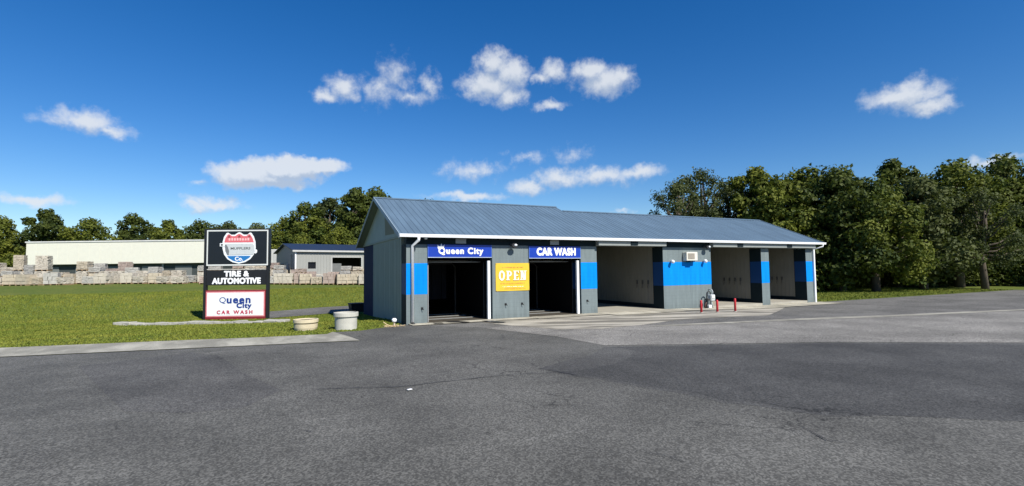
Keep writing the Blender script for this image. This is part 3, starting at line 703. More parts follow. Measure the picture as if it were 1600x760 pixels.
# ------------------------------------------------------------------ pylon sign
def pylon():
    a, b = G(318, 500.3), G(419, 498.2); mid = (a+b)/2; Wd = (b-a).xy.length; k = Wd/101
    r = thing('pylon_sign', 'tall black roadside sign with shield logo panel above and red-framed Queen City panel below', 'sign', (mid.x, mid.y, mid.z), math.atan2(b.y-a.y, b.x-a.x))
    X = lambda px: (px-368.5)*k; Z = lambda py: (499.5-py)*k
    BLK_ = mat('sign_black_frame', (.012, .012, .014), .4, .05, spec=.5)
    for p0, p1 in ((318, 322.3), (416, 420)):
        MB().bbox(X(p0), -.11, -.1, X(p1), .11, Z(355), .01).obj('post', BLK_, r)
    # top cabinet
    c = MB().bbox(X(322.4), -.17, Z(414.5), X(420.5), .17, Z(355), .01).obj('sign_cabinet', BLK_, r)
    fr = mat('sign_pale_frame', (.62, .64, .62), .4, .05)
    for x0, z0, x1, z1 in ((323.5, 414, 419.5, 411.8), (323.5, 359, 419.5, 357), (323.5, 411.79, 325.3, 359.01), (417.7, 411.79, 419.5, 359.01)):
        MB().box(X(x0), -.19, Z(z0), X(x1), -.171, Z(z1)).obj('frame_strip', fr, c)
    f = MB().box(X(325.31), -.176, Z(411.78), X(417.69), -.1701, Z(359.02)).obj('sign_face', mat('sign_face_black', (.008, .010, .014), .3, .2, 2, spec=.5), c)
    # shield emblem as it stands on the face
    cx = 374.0
    def outline(s):
        L = [(-20, 361.8), (-17.5, 361.2), (-12.5, 364.6), (-7, 364.6), (-2.2, 361.2), (0, 360.6), (2.2, 361.2), (7, 364.6), (12.5, 364.6), (16.5, 361.2), (19, 361.8), (23, 368), (25.5, 376), (26, 386), (23.5, 396), (18, 403.5), (10, 408.5), (0, 411), (-10, 408.5), (-18, 403.5), (-23.5, 396), (-26, 386), (-26, 376), (-24, 368)]
        return [(cx+x*s, 386+(y-386)*s) for x, y in L]
    def plate(pts, y, m, nm, th=.004):
        me = MB().prism([(X(p), Z(q)) for p, q in pts][::-1], -y-th, -y)
        return me.obj(nm, m, c)
    def cut(pts, ylo, yhi):
        P = [(x, y) for x, y in pts]; return clip(clip(P, 1, ylo, 1), 1, yhi, -1)
    wh = mat('emblem_white', (.75, .78, .80), .4, .03); rd = mat('emblem_red', (.60, .13, .15), .5, .1, 6); bl = mat('emblem_blue', (.02, .16, .42), .4, .05)
    plate(outline(1.0), .177, wh, 'shield_emblem')
    plate(cut(outline(.9), 355, 377), .182, rd, 'shield_top')
    plate(cut(outline(.9), 398.5, 420), .182, bl, 'shield_base')
    # muffler drawn across the shield
    si = mat('emblem_silver', (.50, .53, .54), .45, .08, 8)
    plate([(351.5, 381), (353.5, 379), (395, 379), (398, 382), (398.5, 392), (396, 396.5), (358, 397), (354, 392)], .187, si, 'muffler_emblem', .01)
    plate([(352, 382), (354, 380), (357, 385), (358.8, 391), (358, 397), (355.6, 396), (353, 390)], .2, mat('emblem_grey', (.16, .17, .18), .5), 'muffler_end', .004)
    for p in ([(344, 378), (352, 378), (353.5, 380), (353.5, 383.5), (344, 383)], [(397.5, 388), (401.5, 388.5), (402.5, 390), (402.3, 393.5), (400, 395), (397.5, 394)]):
        plate(p, .187, wh, 'muffler_pipe', .01)
    plate([(345.6, 379.4), (348.6, 379.4), (348.6, 382), (345.6, 382)], .2, BLK_, 'pipe_mouth', .003)
    dk = mat('emblem_text', (.09, .10, .10), .6)
    text('lettering', 'MUFFLERS', 31*k, 3.8*k, dk, c, (X(376.5), -.199, Z(386.5)), bold=.02, depth=.004)
    text('lettering', 'Co.', 12.5*k, 6.5*k, SWH, c, (X(374), -.188, Z(403)), bold=.03, depth=.004)
    t = MB(); rr = random.Random(3)
    for i in range(8):
        x = cx-16.5+i*4.2; t.box(X(x), -.190, Z(374), X(x+2.8), -.187, Z(370.5-rr.random())); 
    t.obj('lettering', mat('emblem_pale_red', (.78, .45, .45), .5), c)
    for dx in (-17, 0, 17): plate([(cx+dx*.93-2.4, 369), (cx+dx*.93+2.4, 369), (cx+dx*.93, 364.8)], .187, mat('emblem_maroon', (.22, .05, .05), .5), 'shield_point', .003)
    # middle panel
    m_ = MB().bbox(X(323), -.13, Z(445), X(416), .13, Z(421), .01).obj('name_panel', BLK_, r)
    text('lettering', 'TIRE &', 38*k, 8.2*k, SWH, m_, (X(370), -.131, Z(427)), bold=.008, depth=.008, spacing=1.08, fat=.024)
    text('lettering', 'AUTOMOTIVE', 75*k, 8.8*k, SWH, m_, (X(370), -.131, Z(438.2)), bold=.008, depth=.008, spacing=1.08, fat=.024)
    MB().box(X(322.4), -.05, Z(420.4), X(416), .05, Z(419)).obj('rail', mat('rail_grey', (.4, .4, .37), .6, .2, 8), r)
    # lower cabinet
    RF = mat('sign_red_frame', (.20, .018, .025), .4, .1, 3)
    c2 = MB().bbox(X(322.4), -.15, Z(499), X(416), .15, Z(453), .01).obj('lower_cabinet', RF, r)
    MB().box(X(323.5), -.156, Z(495), X(415), -.1505, Z(455)).obj('panel_border', mat('sign_pink_edge', (.62, .22, .24), .5), c2)
    MB().box(X(325.3), -.162, Z(493.3), X(413.3), -.1565, Z(456.8)).obj('sign_face', mat('sign_face_white', (.74, .76, .76), .4, .03), c2)
    db = mat('letter_navy', (.012, .04, .22), .5)
    text('lettering', 'Q', 10*k, 10.6*k, db, c2, (X(349.5), -.1625, Z(469.2)), bold=-.005, depth=.01)
    text('lettering', 'ueen', 36*k, 7.4*k, db, c2, (X(374.5), -.1625, Z(469.8)), bold=.0, depth=.008, spacing=1.16, fat=.022)
    text('lettering', 'City', 22.5*k, 9.5*k, db, c2, (X(383), -.1625, Z(478.5)), bold=.0, depth=.008, spacing=1.14, fat=.022)
    text('lettering', 'CAR WASH', 55*k, 5.4*k, mat('letter_red', (.45, .05, .09), .5), c2, (X(368.5), -.1625, Z(487.8)), bold=.0, depth=.008, spacing=1.5, fat=.014)
    # stone strip it stands on
    return mid, r
smid, _ = pylon()
def gravel_bed():
    a, b = G(180, 508), G(440, 504); d = (b-a).normalized(); n = Vector((-d.y, d.x, 0)); rr = random.Random(5)
    sm = mat('bed_stone', (.34, .33, .29), .9, .25, 6, .1, 30, .3)
    r = thing('stone_kerb_bed', 'low row of grey stones edging the ground under the pylon sign', 'stone edging', (a.x, a.y, a.z))
    L = (b-a).length; t = 0
    while t < L:
        w = rr.uniform(.35, .75); p = a+d*(t+w/2)+n*rr.uniform(-.06, .06); h = rr.uniform(.10, .17)
        m = MB().bbox(-w/2+.02, -.2, -.1, w/2-.02, .3, h, .03)
        m.v = [(x+rr.uniform(-.02, .02), y+rr.uniform(-.03, .03), z+rr.uniform(-.015, .015)) for x, y, z in m.v]
        m.obj('stone', sm, r, False, (p.x-a.x, p.y-a.y, T(p.x, p.y)-a.z), math.atan2(d.y, d.x)); t += w
    for k in range(170):
        pass
gravel_bed()

# ------------------------------------------------------------------ planters, spigot, bollards, gas meter, bin
def planter(px, py, r0, h, lip, base, label, gap):
    p = G(px, py); m = mat('planter_'+('cream' if gap else 'grey'), base, .85, .12, 4, .08, 30, .4, 40)
    yy = Vector((0, 1, 0))*r0*.95
    r = thing('concrete_planter', label, 'planter', (p.x, p.y+r0*.9, T(p.x, p.y+r0*.9)-.01), 0, None)
    if gap: prof = [(r0*.86, 0), (r0*.93, h*.25), (r0*.95, h*.60), (r0*.84, h*.605), (r0*.84, h*.68)]
    else: prof = [(r0*.89, 0), (r0*.895, h*.74), (r0*.86, h*.745)]
    MB().lathe(prof, 40).obj('planter_body', m, r)
    z0 = h*.682 if gap else h*.748
    l = MB().lathe([(r0*.84, z0), (r0*.985, z0+.006), (r0*1.0, z0+.02), (r0*1.0, h*.985), (r0*.985, h), (r0*.87, h), (r0*.85, h*.9)], 40).obj('planter_rim', m, r)
    MB().lathe([(r0*.83, h*.86), (r0*.83, h*.905)], 24).obj('soil', mat('planter_soil', (.05, .04, .025), .95, .3, 8, .2, 30, .6), r)
planter(479, 517.5, .50, .46, .1, (.56, .48, .33), 'low cream concrete planter bowl on the grass beside the pylon sign', True)
planter(543, 516.5, .50, .72, .1, (.44, .43, .38), 'taller grey round concrete planter on the grass nearest the building', False)
def standpipe():
    p = G(616, 511)
    r = thing('standpipe', 'small white-capped pipe in straw beside the corner of the building', 'pipe', p)
    MB().tube([(0, 0, -.02), (0, 0, .22)], .04, 10).obj('pipe', mat('tan_pipe', (.45, .38, .28), .7), r)
    MB().lathe([(.05, .2), (.10, .22), (.11, .32), (.06, .37)], 14).obj('cap', WHT, r, True)
    rr = random.Random(2); m = MB()
    for k in range(90):
        a = rr.uniform(0, 6.28); d = rr.uniform(.02, .38); l = rr.uniform(.05, .16); b = rr.uniform(0, 6.28); x, y, z = d*math.cos(a)*1.2, d*math.sin(a)*.7, rr.uniform(.0, .05)
        m.tube([(x, y, z), (x+l*math.cos(b), y+l*math.sin(b), z+rr.uniform(0, .04))], .012, 4)
    s_ = m.obj('straw', mat('straw', (.50, .38, .22), .9, .2), r)
    # a bent branch
    MB().tube([(-.1, 0, .02), (-.3, .05, .10), (-.45, .1, .22)], .02, 6).obj('stick', mat('straw', (.5, .4, .2)), r)
standpipe()
RED = mat('bollard_red', (.50, .028, .035), .5, .1, 5, .05, 30, .1)
for k, (px, py, top, lab) in enumerate([(1096, 490, 469.5, 'leftmost red steel bollard standing in front of the gas meter'), (1121, 489, 469, 'middle red steel bollard beside the gas meter'), (1149, 488, 466.5, 'rightmost red steel bollard in front of the fourth bay')]):
    p = G(px, py); d = (Vector((p.x, p.y, 0))).dot(FW); h = (py-top)/FPX*d
    r = thing('bollard', lab, 'bollard', p, 0, 'red bollards guarding the gas meter')
    MB().lathe([(.06, -.1), (.06, h-.05), (.05, h-.02), (.02, h)], 16).obj('post', RED, r, True)
    MB().lathe([(.09, 0), (.09, .055), (.065, .06)], 16).obj('collar', mat('collar_concrete', (.3, .29, .26)), r, True)
def meter():
    x = at(1109, 480, YF-.3).x; z0 = .05
    r = thing('gas_meter', 'grey gas meter with dark pipes against the wall between red bollards', 'gas meter', (x, YF-.35, T(x, YF-.3)+z0))
    GM_ = mat('meter_grey', (.42, .44, .44), .5, .08)
    MB().bbox(-.06, -.14, .42, .30, .14, .82, .04).obj('meter_body', GM_, r)
    MB().bbox(.0, -.165, .60, .22, -.141, .76, .01).obj('meter_dial', mat('dial', (.75, .75, .75), .4), r)
    MB().tube([(-.28, 0, 0), (-.28, 0, .55), (-.26, 0, .92), (-.12, 0, 1.02), (.02, 0, .95), (.02, 0, .82)], .035, 8).obj('inlet_pipe', DARK, r, True)
    MB().tube([(.22, 0, .82), (.22, 0, 1.0), (.26, .1, 1.1), (.26, .34, 1.1)], .03, 8).obj('outlet_pipe', GM_, r, True)
    MB().lathe([(.05, 0), (.14, .02), (.15, .07), (.05, .10)], 16).obj('regulator', DARK, r, True, (-.28, -.05, .5))
    MB().bbox(-.2, -.1, .02, .02, .08, .20, .02).obj('white_block', WHT, r)
    MB().tube([(-.42, 0, 0), (-.42, 0, .22), (-.3, 0, .42)], .05, 8).obj('valve_pipe', mat('rust_dark', (.06, .03, .025), .7), r, True)
    MB().tube([(.2, -.02, 0), (.16, -.02, .2), (.1, -.02, .42)], .025, 6).obj('support_leg', GM_, r, True)
    MB().tube([(.02, .02, .2), (-.02, -.02, .44)], .03, 6).obj('support_leg', DARK, r, True)
meter()
def bin_():
    p = G(557, 487.5); r = thing('black_bin', 'low black waste tub on the lane behind the left wall', 'waste bin', p, .1)
    m = MB().add([(-.38, -.35, 0), (.38, -.35, 0), (.38, .35, 0), (-.38, .35, 0), (-.46, -.43, .52), (.46, -.43, .52), (.46, .43, .52), (-.46, .43, .52)], [(0, 3, 2, 1), (0, 1, 5, 4), (1, 2, 6, 5), (2, 3, 7, 6), (3, 0, 4, 7), (4, 5, 6, 7)])
    m.obj('bin_body', DARK, r); MB().bbox(-.49, -.46, .525, .49, .46, .60, .02).obj('bin_lid', DARK, r)
bin_()
lt = G(640, 612); tag(MB().bbox(-.05, -.03, .03, .05, .03, .045, .005).obj('litter', WHT, None, False, lt, .4), 'scrap of white litter lying on the open asphalt', 'litter')

# ------------------------------------------------------------------ stone yard
def toworld(r_, f_): return Vector((r_*math.cos(YAW)+f_*math.sin(YAW), -r_*math.sin(YAW)+f_*math.cos(YAW), 0))
ST = [mat('stone_tan', (.40, .35, .27), .9, .25, 3, .15, 14, .4, 20), mat('stone_pink', (.36, .29, .25), .9, .25, 3, .15, 14, .4, 20),
      mat('stone_grey', (.36, .35, .32), .9, .25, 3, .15, 14, .4, 20), mat('stone_buff', (.46, .42, .35), .9, .2, 3, .15, 14, .4, 20)]
WOOD = mat('pallet_wood', (.24, .17, .10), .9, .2, 5)
def pallet_proto(kind, m, seed):
    rr = random.Random(seed); r = thing('stone_pallet', 'x', 'pallet of stone', (0, 0, 0))
    w = MB()
    for x in (-.5, 0, .42): w.box(x, -.5, 0, x+.09, .5, .1)
    for k in range(6): w.box(-.52, -.5+k*.175, .1005, .52, -.5+k*.175+.12, .125)
    w.obj('wooden_base', WOOD, r)
    s_ = MB(); z = .127
    H = {'low': .75, 'block': .85, 'tall': 1.25}[kind]
    while z < H:
        h = rr.uniform(.06, .12) if kind != 'block' else rr.uniform(.3, .36); y = -.5
        while y < .45:
            dy = rr.uniform(.22, .4); x = -.52
            while x < .45:
                dx = rr.uniform(.2, .55) if kind != 'block' else rr.uniform(.3, .6); dx = min(dx, .53-x)
                j = lambda a: rr.uniform(-a, a)
                o_ = len(s_.v); s_.box(x+.012, y+.01+j(.02), z, x+dx-.012, min(y+dy, .52)+j(.02), z+h-.012)
                s_.v[o_:] = [(a+j(.018), b+j(.018), c_+j(.008)) for a, b, c_ in s_.v[o_:]]
                x += dx
            y += dy
        z += h
    s_.obj('stone_stack', m, r); note(r); return r, z
protos = []
i = 0
for kind in ('low', 'block', 'tall'):
    for m in range(4):
        protos.append((*pallet_proto(kind, ST[m], 10+i), kind, m)); i += 1
used = set()
def put_pallet(pi, p, rz, label, group, dz=0):
    pr = protos[pi][0]; z = T(p.x, p.y)+dz; p = Vector((p.x, p.y, z))
    if pi in used: o = dup(pr, p, rz, None, label)
    else:
        used.add(pi); o = pr; o.location = p; o.rotation_euler = (0, 0, rz); o['label'] = label
    o['group'] = group; o['label'] = label[:200]; o.scale = (rr.uniform(.92, 1.12), rr.uniform(.9, 1.1), 1); return o
rr = random.Random(21)
names = ['tan', 'pinkish', 'grey', 'buff']
sd = Vector((.83, .35, 0)).normalized()
for row, (f0, slope, kinds, dens) in enumerate([(49, .0, (1, 1, 0), .95), (51.3, 0, (0, 0, 2, 1), .9), (53.6, 0, (2, 2, 0), .65)]):
    px = -40
    while px < 574:
        f_ = f0+(px-420)/200.; rx = (px-800)/FPX*f_
        p = toworld(rx, f_); px_w = 1.1/f_*FPX*rr.uniform(1.0, 1.22)
        if rr.random() < dens and not (row == 2 and 470 < px < 500 and False):
            k = rr.choice(kinds) if not (row == 2 and px > 478) else 0; m = rr.choice([0, 1, 2, 3, 3, 0]); rz = -YAW+rr.uniform(-.3, .3)+.2; p = p+Vector((rr.uniform(-.1, .1), rr.uniform(-.4, .4), 0))
            where = 'far left of the view' if px < 60 else 'below the left of the white building' if px < 150 else 'below the middle of white building' if px < 235 else 'just left of the pylon sign' if px < 318 else 'behind the pylon sign' if px < 418 else 'between pylon sign and shed' if px < 462 else 'in front of the shed window' if px < 512 else 'in front of the shed door'; rw = ['front', 'middle', 'back'][row]; lab = '%s stone pallet in the %s yard row, %s' % (names[m], rw, where)
            grp = '%s stone pallets, %s row, %s' % (names[m], rw, where)
            o_ = put_pallet(k*4+m, p, rz, lab, grp)
            if row and rr.random() < (.4 if row == 1 else .8) and not (px > 478 and (row == 2 or px < 524)):
                m2 = rr.choice([0, 1, 2, 3]); k2 = rr.choice([0, 2] if row == 2 else [0]); put_pallet(k2*4+m2, p, rz+rr.uniform(-.1, .1), '%s stone pallet on top in the %s row, %s' % (names[m2], rw, where), 'upper %s stone pallets, %s row, %s' % (names[m2], rw, where), protos[k*4+m][1]+.005).scale = (rr.uniform(.75, 1.1), rr.uniform(.8, 1.1), rr.uniform(.45, 1.3))
        px += px_w
for px, f_, pi, up, lab in ((452, 49.2, 7, None, 'buff block pallet right in front of the shed corner'), (470, 49.4, 5, 1, 'pinkish block pallet below the left edge of the shed window'),
                            (437, 51.0, 10, 2, 'tall grey pallet in front of the dark shed gable'), (466, 51.6, 9, None, 'tall pinkish pallet against the shed wall left of the window'),
                            (541, 51.0, 10, 2, 'tall grey pallet before the right half of the shed door'), (559, 51.2, 8, 3, 'tall tan pallet at the right end of the shed door')):
    p = toworld((px-800)/FPX*f_, f_); put_pallet(pi, p, -YAW+.1, lab, 'stone pallets standing close to the shed')
    if up is not None: put_pallet(up, p, -YAW+.25, 'stone pallet lying on top of the '+lab.split(' pallet')[0]+' pallet near the shed', 'upper stone pallets close to the shed', protos[pi][1]+.005).scale = (.95, .95, .55)
for i_, p_ in enumerate(protos):
    if i_ not in used:
        for o in KIDS[p_[0].name]: bpy.data.objects.remove(o)
        bpy.data.objects.remove(p_[0])

# shed
def shed():
    c = toworld(-22.6, 58*.9); rz = R(10); z0 = 1.5
    r = thing('storage_shed', 'pale grey metal shed with navy roof and wide dark door opening behind the stone pallets', 'shed', (c.x, c.y, z0), rz)
    W1 = mat('shed_siding', (.27, .275, .255), .6, .04, .8, .03, 20, .05); W2 = mat('shed_siding_end', (.24, .235, .22), .6, .04); RF = mat('navy_roof', (.016, .026, .052), .5, .05)
    L, D, H, RZ_ = 8.2, 9, 3.15, 4.0
    ops = [(1.75, 2.95, 1.1, 2.35), (5.6, 10.3, .2, 2.55)]
    xs = [0, 1.75, 2.95, 5.6, 10.3, L]
    w = MB()
    for a, b, z1, z2 in ((0, 1.3, -.5, H), (1.3, 2.1, -.5, 1.3), (1.3, 2.1, 2.0, H), (2.1, 3.8, -.5, H), (3.8, 7.0, 2.5, H), (7.0, L, -.5, H)):
        w.box(a, 0, z1, b, .15, z2)
    w.obj('front_wall', W1, r)
    ri = MB(); x = .2
    while x < L:
        if not (1.22 < x < 2.15 or 3.65 < x < 7.1): ri.box(x, -.03, -.5, x+.05, -.001, H-.2)
        else: ri.box(x, -.03, 2.61 if x > 3 else 2.02, x+.05, -.001, H-.2)
        x += .3
    ri.obj('wall_rib', W1, r)
    MB().prismx([(.16, -.5), (D, -.5), (D, H), (D/2, RZ_), (.16, H)], -.0, .15).obj('end_wall', W2, r)
    MB().prismx([(.16, -.5), (D, -.5), (D, H), (D/2, RZ_), (.16, H)], L-.15, L).obj('end_wall', W2, r)
    MB().box(0, D, -.5, L, D+.15, H).obj('back_wall', W2, r)
    MB().prismx([(-.25, H), (D/2, RZ_+.05), (D+.4, H), (D+.4, H+.08), (D/2, RZ_+.16), (-.25, H+.1)], -.3, L+.3).obj('roof', RF, r)
    MB().box(-.3, -.3, H-.08, L+.3, -.2505, H+.1).obj('eave_trim', mat('eave_trim', (.42, .42, .4)), r)
    for x in (0, L-.12): MB().box(x-.01, -.045, -.5, x+.12, -.031, H-.1).obj('corner_trim', WHT, r)
    f = MB(); f.box(3.7, -.05, -.2, 3.8, -.031, 2.6); f.box(7.0, -.05, -.2, 7.1, -.031, 2.6); f.box(3.801, -.05, 2.5, 6.999, -.031, 2.6); f.obj('door_frame', mat('eave_trim', (0, 0, 0)), r)
    MB().box(1.25, .2, 1.25, 2.15, .22, 2.05).obj('window', mat('dark_glass', (.01, .01, .012), .2, spec=.6), r)
    MB().bbox(3.85, .3, -.3, 4.9, .4, 1.85, .02).obj('inner_door', mat('inner_grey', (.13, .135, .13)), r)
    MB().box(.2, 3.5, -.4, L-.2, 3.6, 2.9).obj('inner_wall', mat('inner_dark', (.03, .028, .025)), r)
    d = MB().bbox(-.06, 5.2, -.3, -.002, 6.3, 1.9, .01).obj('side_door', mat('inner_dark', (0, 0, 0)), r)
    MB().bbox(-.10, 3.0, 1.1, -.002, 3.5, 1.9, .01).obj('meter_box', MID, r)
shed()
def whiteb():
    a = toworld((40-800)/FPX*60, 60); b = toworld((321-800)/FPX*60, 60); z0 = 1.6
    L = (b-a).length; r = thing('white_building', 'white flat-roofed building behind the stone yard, left of the pylon sign', 'building', (a.x, a.y, z0), math.atan2(b.y-a.y, b.x-a.x))
    wm = mat('white_cladding', (.68, .67, .57), .6, .04); 
    MB().box(0, 0, 2.1, L, 7, 4.75).obj('upper_wall', wm, r)
    MB().box(-.1, -.1, 4.75, L+.1, 7.1, 4.9).obj('roof', mat('white_cap', (.6, .6, .58)), r)
    MB().box(.1, .5, -.5, L-.1, 6.9, 2.1).obj('lower_wall', mat('dark_green_grey', (.045, .055, .055), .7), r)
    s = MB()
    n = int(L/1.22)
    for i in range(n): MB().bbox(i*L/n+.006, -.03, 2.12, (i+1)*L/n-.006, -.001, 4.74, .006).obj('wall_panel', wm, r)
    for i in range(int(L/4)):
        dd = MB().bbox(1.6+i*4, .42, -.4, 3.6+i*4, .499, 1.8, .01).obj('loading_door', mat('door_dull', (.16, .17, .165), .6), r)
    for i in range(4):
        MB().box(1+i*5, .4, -.5, 1.2+i*5, .49, 2.1).obj('post', MID, r)
    a = toworld((398-800)/FPX*66, 66); b = toworld((437-800)/FPX*66, 66); L = (b-a).length
    r = thing('low_trailer', 'pale grey box trailer parked just left of the navy-roofed shed', 'trailer', (a.x, a.y, 1.75), math.atan2(b.y-a.y, b.x-a.x))
    MB().bbox(0, 0, .6, L, 2.4, 3.75, .05).obj('trailer_body', mat('trailer_skin', (.5, .5, .47), .5), r)
    for i in range(3): MB().box(.2+i*L/3, -.02, .8, .2+i*L/3+L/3-.15, -.002, 3.6).obj('side_panel', mat('trailer_skin2', (.44, .44, .42), .5), r)
    for x in (.5, L-.5):
        w = MB().lathe([(.45, 0), (.45, .25)], 20); w.v = [(q[0]+x, q[2]+.0, q[1]+.4) for q in w.v]; w.obj('wheel', DARK, r)
whiteb()

# ------------------------------------------------------------------ trees
def leafmat(name, a, b, tr=.25):
    m = bpy.data.materials.new(name); m.use_nodes = True; q = NT(m.node_tree); bs = m.node_tree.nodes['Principled BSDF']
    g = q.n('ShaderNodeNewGeometry'); n = q.noise(g.outputs['Position'], .45, 4, .65); n2 = q.noise(g.outputs['Position'], 3.5, 2, .6)
    f = q.m('ADD', q.m('MULTIPLY', q.mr(n.outputs[0], .35, .66), .6), q.m('MULTIPLY', q.mr(n2.outputs[0], .3, .7), .4))
    oi = q.n('ShaderNodeObjectInfo'); f = q.m('ADD', f, q.m('MULTIPLY', q.m('SUBTRACT', oi.outputs['Random'], .5), .35), clamp=True)
    c = q.mix(f, (*a, 1), (*b, 1)); q.put(bs.inputs['Base Color'], c)
    bs.inputs['Roughness'].default_value = .65; bs.inputs['Specular IOR Level'].default_value = .2
    t = q.n('ShaderNodeBsdfTranslucent'); q.put(t.inputs['Color'], q.mix(.5, c, (.12, .16, .02, 1)))
    mx = q.n('ShaderNodeMixShader'); mx.inputs[0].default_value = tr
    out = m.node_tree.nodes['Material Output']; l = m.node_tree.links
    l.new(bs.outputs[0], mx.inputs[1]); l.new(t.outputs[0], mx.inputs[2]); l.new(mx.outputs[0], out.inputs[0]); return m
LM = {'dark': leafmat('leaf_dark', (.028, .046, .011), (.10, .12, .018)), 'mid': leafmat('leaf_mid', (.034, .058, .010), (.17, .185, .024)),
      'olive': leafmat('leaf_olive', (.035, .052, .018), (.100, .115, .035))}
BARK = mat('bark', (.10, .08, .06), .9, .25, 4, .1, 30, .5)
def tree_mesh(seed, H, Rr, trunk, nl, leaf, nlob, flat=.8, thin=0):
    rn = np.random.RandomState(seed); lobes = []
    tr = MB(); rr = random.Random(seed)
    tr.tube([(0, 0, -.3), (rr.uniform(-.2, .2), 0, H*.3), (rr.uniform(-.4, .4), rr.uniform(-.3, .3), H*.6), (rr.uniform(-.5, .5), 0, H*.85)], [.035*H, .026*H, .016*H, .004*H], 8)
    for k in range(nlob):
        a = k*2.4+rr.uniform(-.4, .4); t = (k+.5)/nlob; z = H*(trunk+(.94-trunk)*t)
        env = math.sin(math.pi*min(1, .22+.72*t))**.7
        d = Rr*env*rr.uniform(.35, .85)*(1 if t < .93 else .2)
        lr = Rr*rr.uniform(.22, .40)*(1-.25*t)*(.78 if thin else 1)
        lobes.append((d*math.cos(a), d*math.sin(a), z-lr*.4, lr))
        tr.tube([(0, 0, z*.55+.1*H), (d*.5*math.cos(a), d*.5*math.sin(a), z*.8), (d*math.cos(a), d*math.sin(a), z-lr*.2)], [.012*H, .007*H, .002*H], 6)
    lw = np.array([l[3]**2 for l in lobes]); lw /= lw.sum()
    li = rn.choice(len(lobes), nl, p=lw); L = np.array(lobes)[li]
    v = rn.normal(size=(nl, 3)); v /= np.linalg.norm(v, axis=1)[:, None]
    ph = rn.uniform(0, 6, (len(lobes), 3))[li]
    bumpy = 1+.22*np.sin(v[:, 0]*5+ph[:, 0])*np.sin(v[:, 1]*5+ph[:, 1])+.15*np.sin(v[:, 2]*7+ph[:, 2])
    rad = L[:, 3]*bumpy*(rn.uniform(.0, 1, nl)**(.28 if not thin else .6))*1.08
    c = L[:, :3]+v*rad[:, None]*np.array([1, 1, flat])
    # clumps
    n = v+rn.normal(size=(nl, 3))*.7+np.array([0, 0, .35]); n /= np.linalg.norm(n, axis=1)[:, None]
    a = np.cross(n, rn.normal(size=(nl, 3))); a /= np.linalg.norm(a, axis=1)[:, None]; b = np.cross(n, a)
    s = leaf*rn.uniform(.5, 1.25, nl)[:, None]
    q = np.stack([c-a*s, c-b*s*.6+n*s*.15, c+a*s, c+b*s*.6-n*s*.1], 1).reshape(-1, 3)
    me = bpy.data.meshes.new('crown'); nq = nl
    me.vertices.add(nq*4); me.vertices.foreach_set('co', q.ravel()); me.loops.add(nq*4); me.loops.foreach_set('vertex_index', np.arange(nq*4, dtype=np.int32))
    me.polygons.add(nq); me.polygons.foreach_set('loop_start', np.arange(0, nq*4, 4, dtype=np.int32)); me.polygons.foreach_set('loop_total', np.full(nq, 4, np.int32))
    me.update(); me.validate(); return me, tr.mesh('trunk', BARK, True)
TM = {}
for key, args in {
    'a': (11, 12, 5.0, .12, 15000, .22, 24), 'b': (12, 12, 4.6, .18, 14000, .22, 20), 'c': (13, 12, 5.6, .08, 15000, .24, 28),
    'tall': (14, 12, 3.7, .12, 15000, .20, 26), 'airy': (15, 12, 4.8, .30, 12500, .13, 34, .75, 1), 'oak': (17, 12, 5.2, .24, 15000, .20, 24), 'oak2': (18, 12, 4.6, .22, 15000, .19, 26), 'bush': (16, 12, 6.5, .02, 12000, .26, 26)}.items():
    TM[key] = tree_mesh(*args)
TMM = {}
def tree(key, lm, px, top, f_, label, wide=1.0, group=None):
    if (key, lm) not in TMM:
        me = TM[key][0].copy(); me.materials.append(LM[lm]); TMM[(key, lm)] = me
    p = toworld((px-800)/FPX*f_, f_); z = T(p.x, p.y); hz = 422.2-(px-800)*.0121
    H = EYE+(hz-top)/FPX*f_-z; s = H/12
    r = thing('tree', label, 'tree', (p.x, p.y, z), random.uniform(0, 6.28), group)
    r.scale = (s*wide, s*wide, s)
    link('crown', TMM[(key, lm)], r); link('trunk', TM[key][1], r)
# left tree line
TL = [('a', 'mid', 0, 335, 88, 'broad tree at the far left edge of the view'), ('b', 'dark', 70, 322, 92, 'second tree from the left edge, behind the white building'),
 ('c', 'mid', 140, 338, 90, 'rounded tree over the left half of the white building'), ('a', 'dark', 205, 330, 95, 'dark tree over the middle of the white building'),
 ('b', 'mid', 262, 340, 90, 'tree over the right half of the white building'), ('c', 'dark', 312, 342, 96, 'low dark tree over the end of the white building'),
 ('a', 'olive', 358, 343, 99, 'olive tree whose top shows just over the pylon sign'), ('bush', 'olive', 402, 346, 105, 'low tree right behind the upper corner of the pylon sign'),
 ('c', 'mid', 447, 337, 82, 'low green tree just right of the pylon sign above the shed gable'), ('a', 'mid', 476, 312, 80, 'yellow-green tree over the left part of the navy shed roof'),
 ('b', 'olive', 514, 304, 86, 'olive tree with two tops over the middle of the navy shed roof'), ('tall', 'dark', 556, 286, 80, 'tallest dark tree behind the left gable of the car wash'),
 ('a', 'dark', 588, 288, 84, 'tall dark tree touching the gable peak of the car wash'), ('c', 'mid', 532, 352, 76, 'shaded low tree at the foot of the tall trees behind the shed'),
 ('bush', 'mid', 470, 362, 74, 'bushy growth low behind the navy shed roof'), ('b', 'dark', 670, 306, 100, 'tree whose tip shows over the long ridge near the gable'), ('bush', 'dark', 420, 365, 86, 'low bush in the gap between pylon sign and shed'), ('bush', 'mid', 340, 368, 84, 'dense hedge-like bush behind the pylon sign')]
for k, lm, px, top, f_, lab in TL: tree(k, lm, px, top, f_, lab)
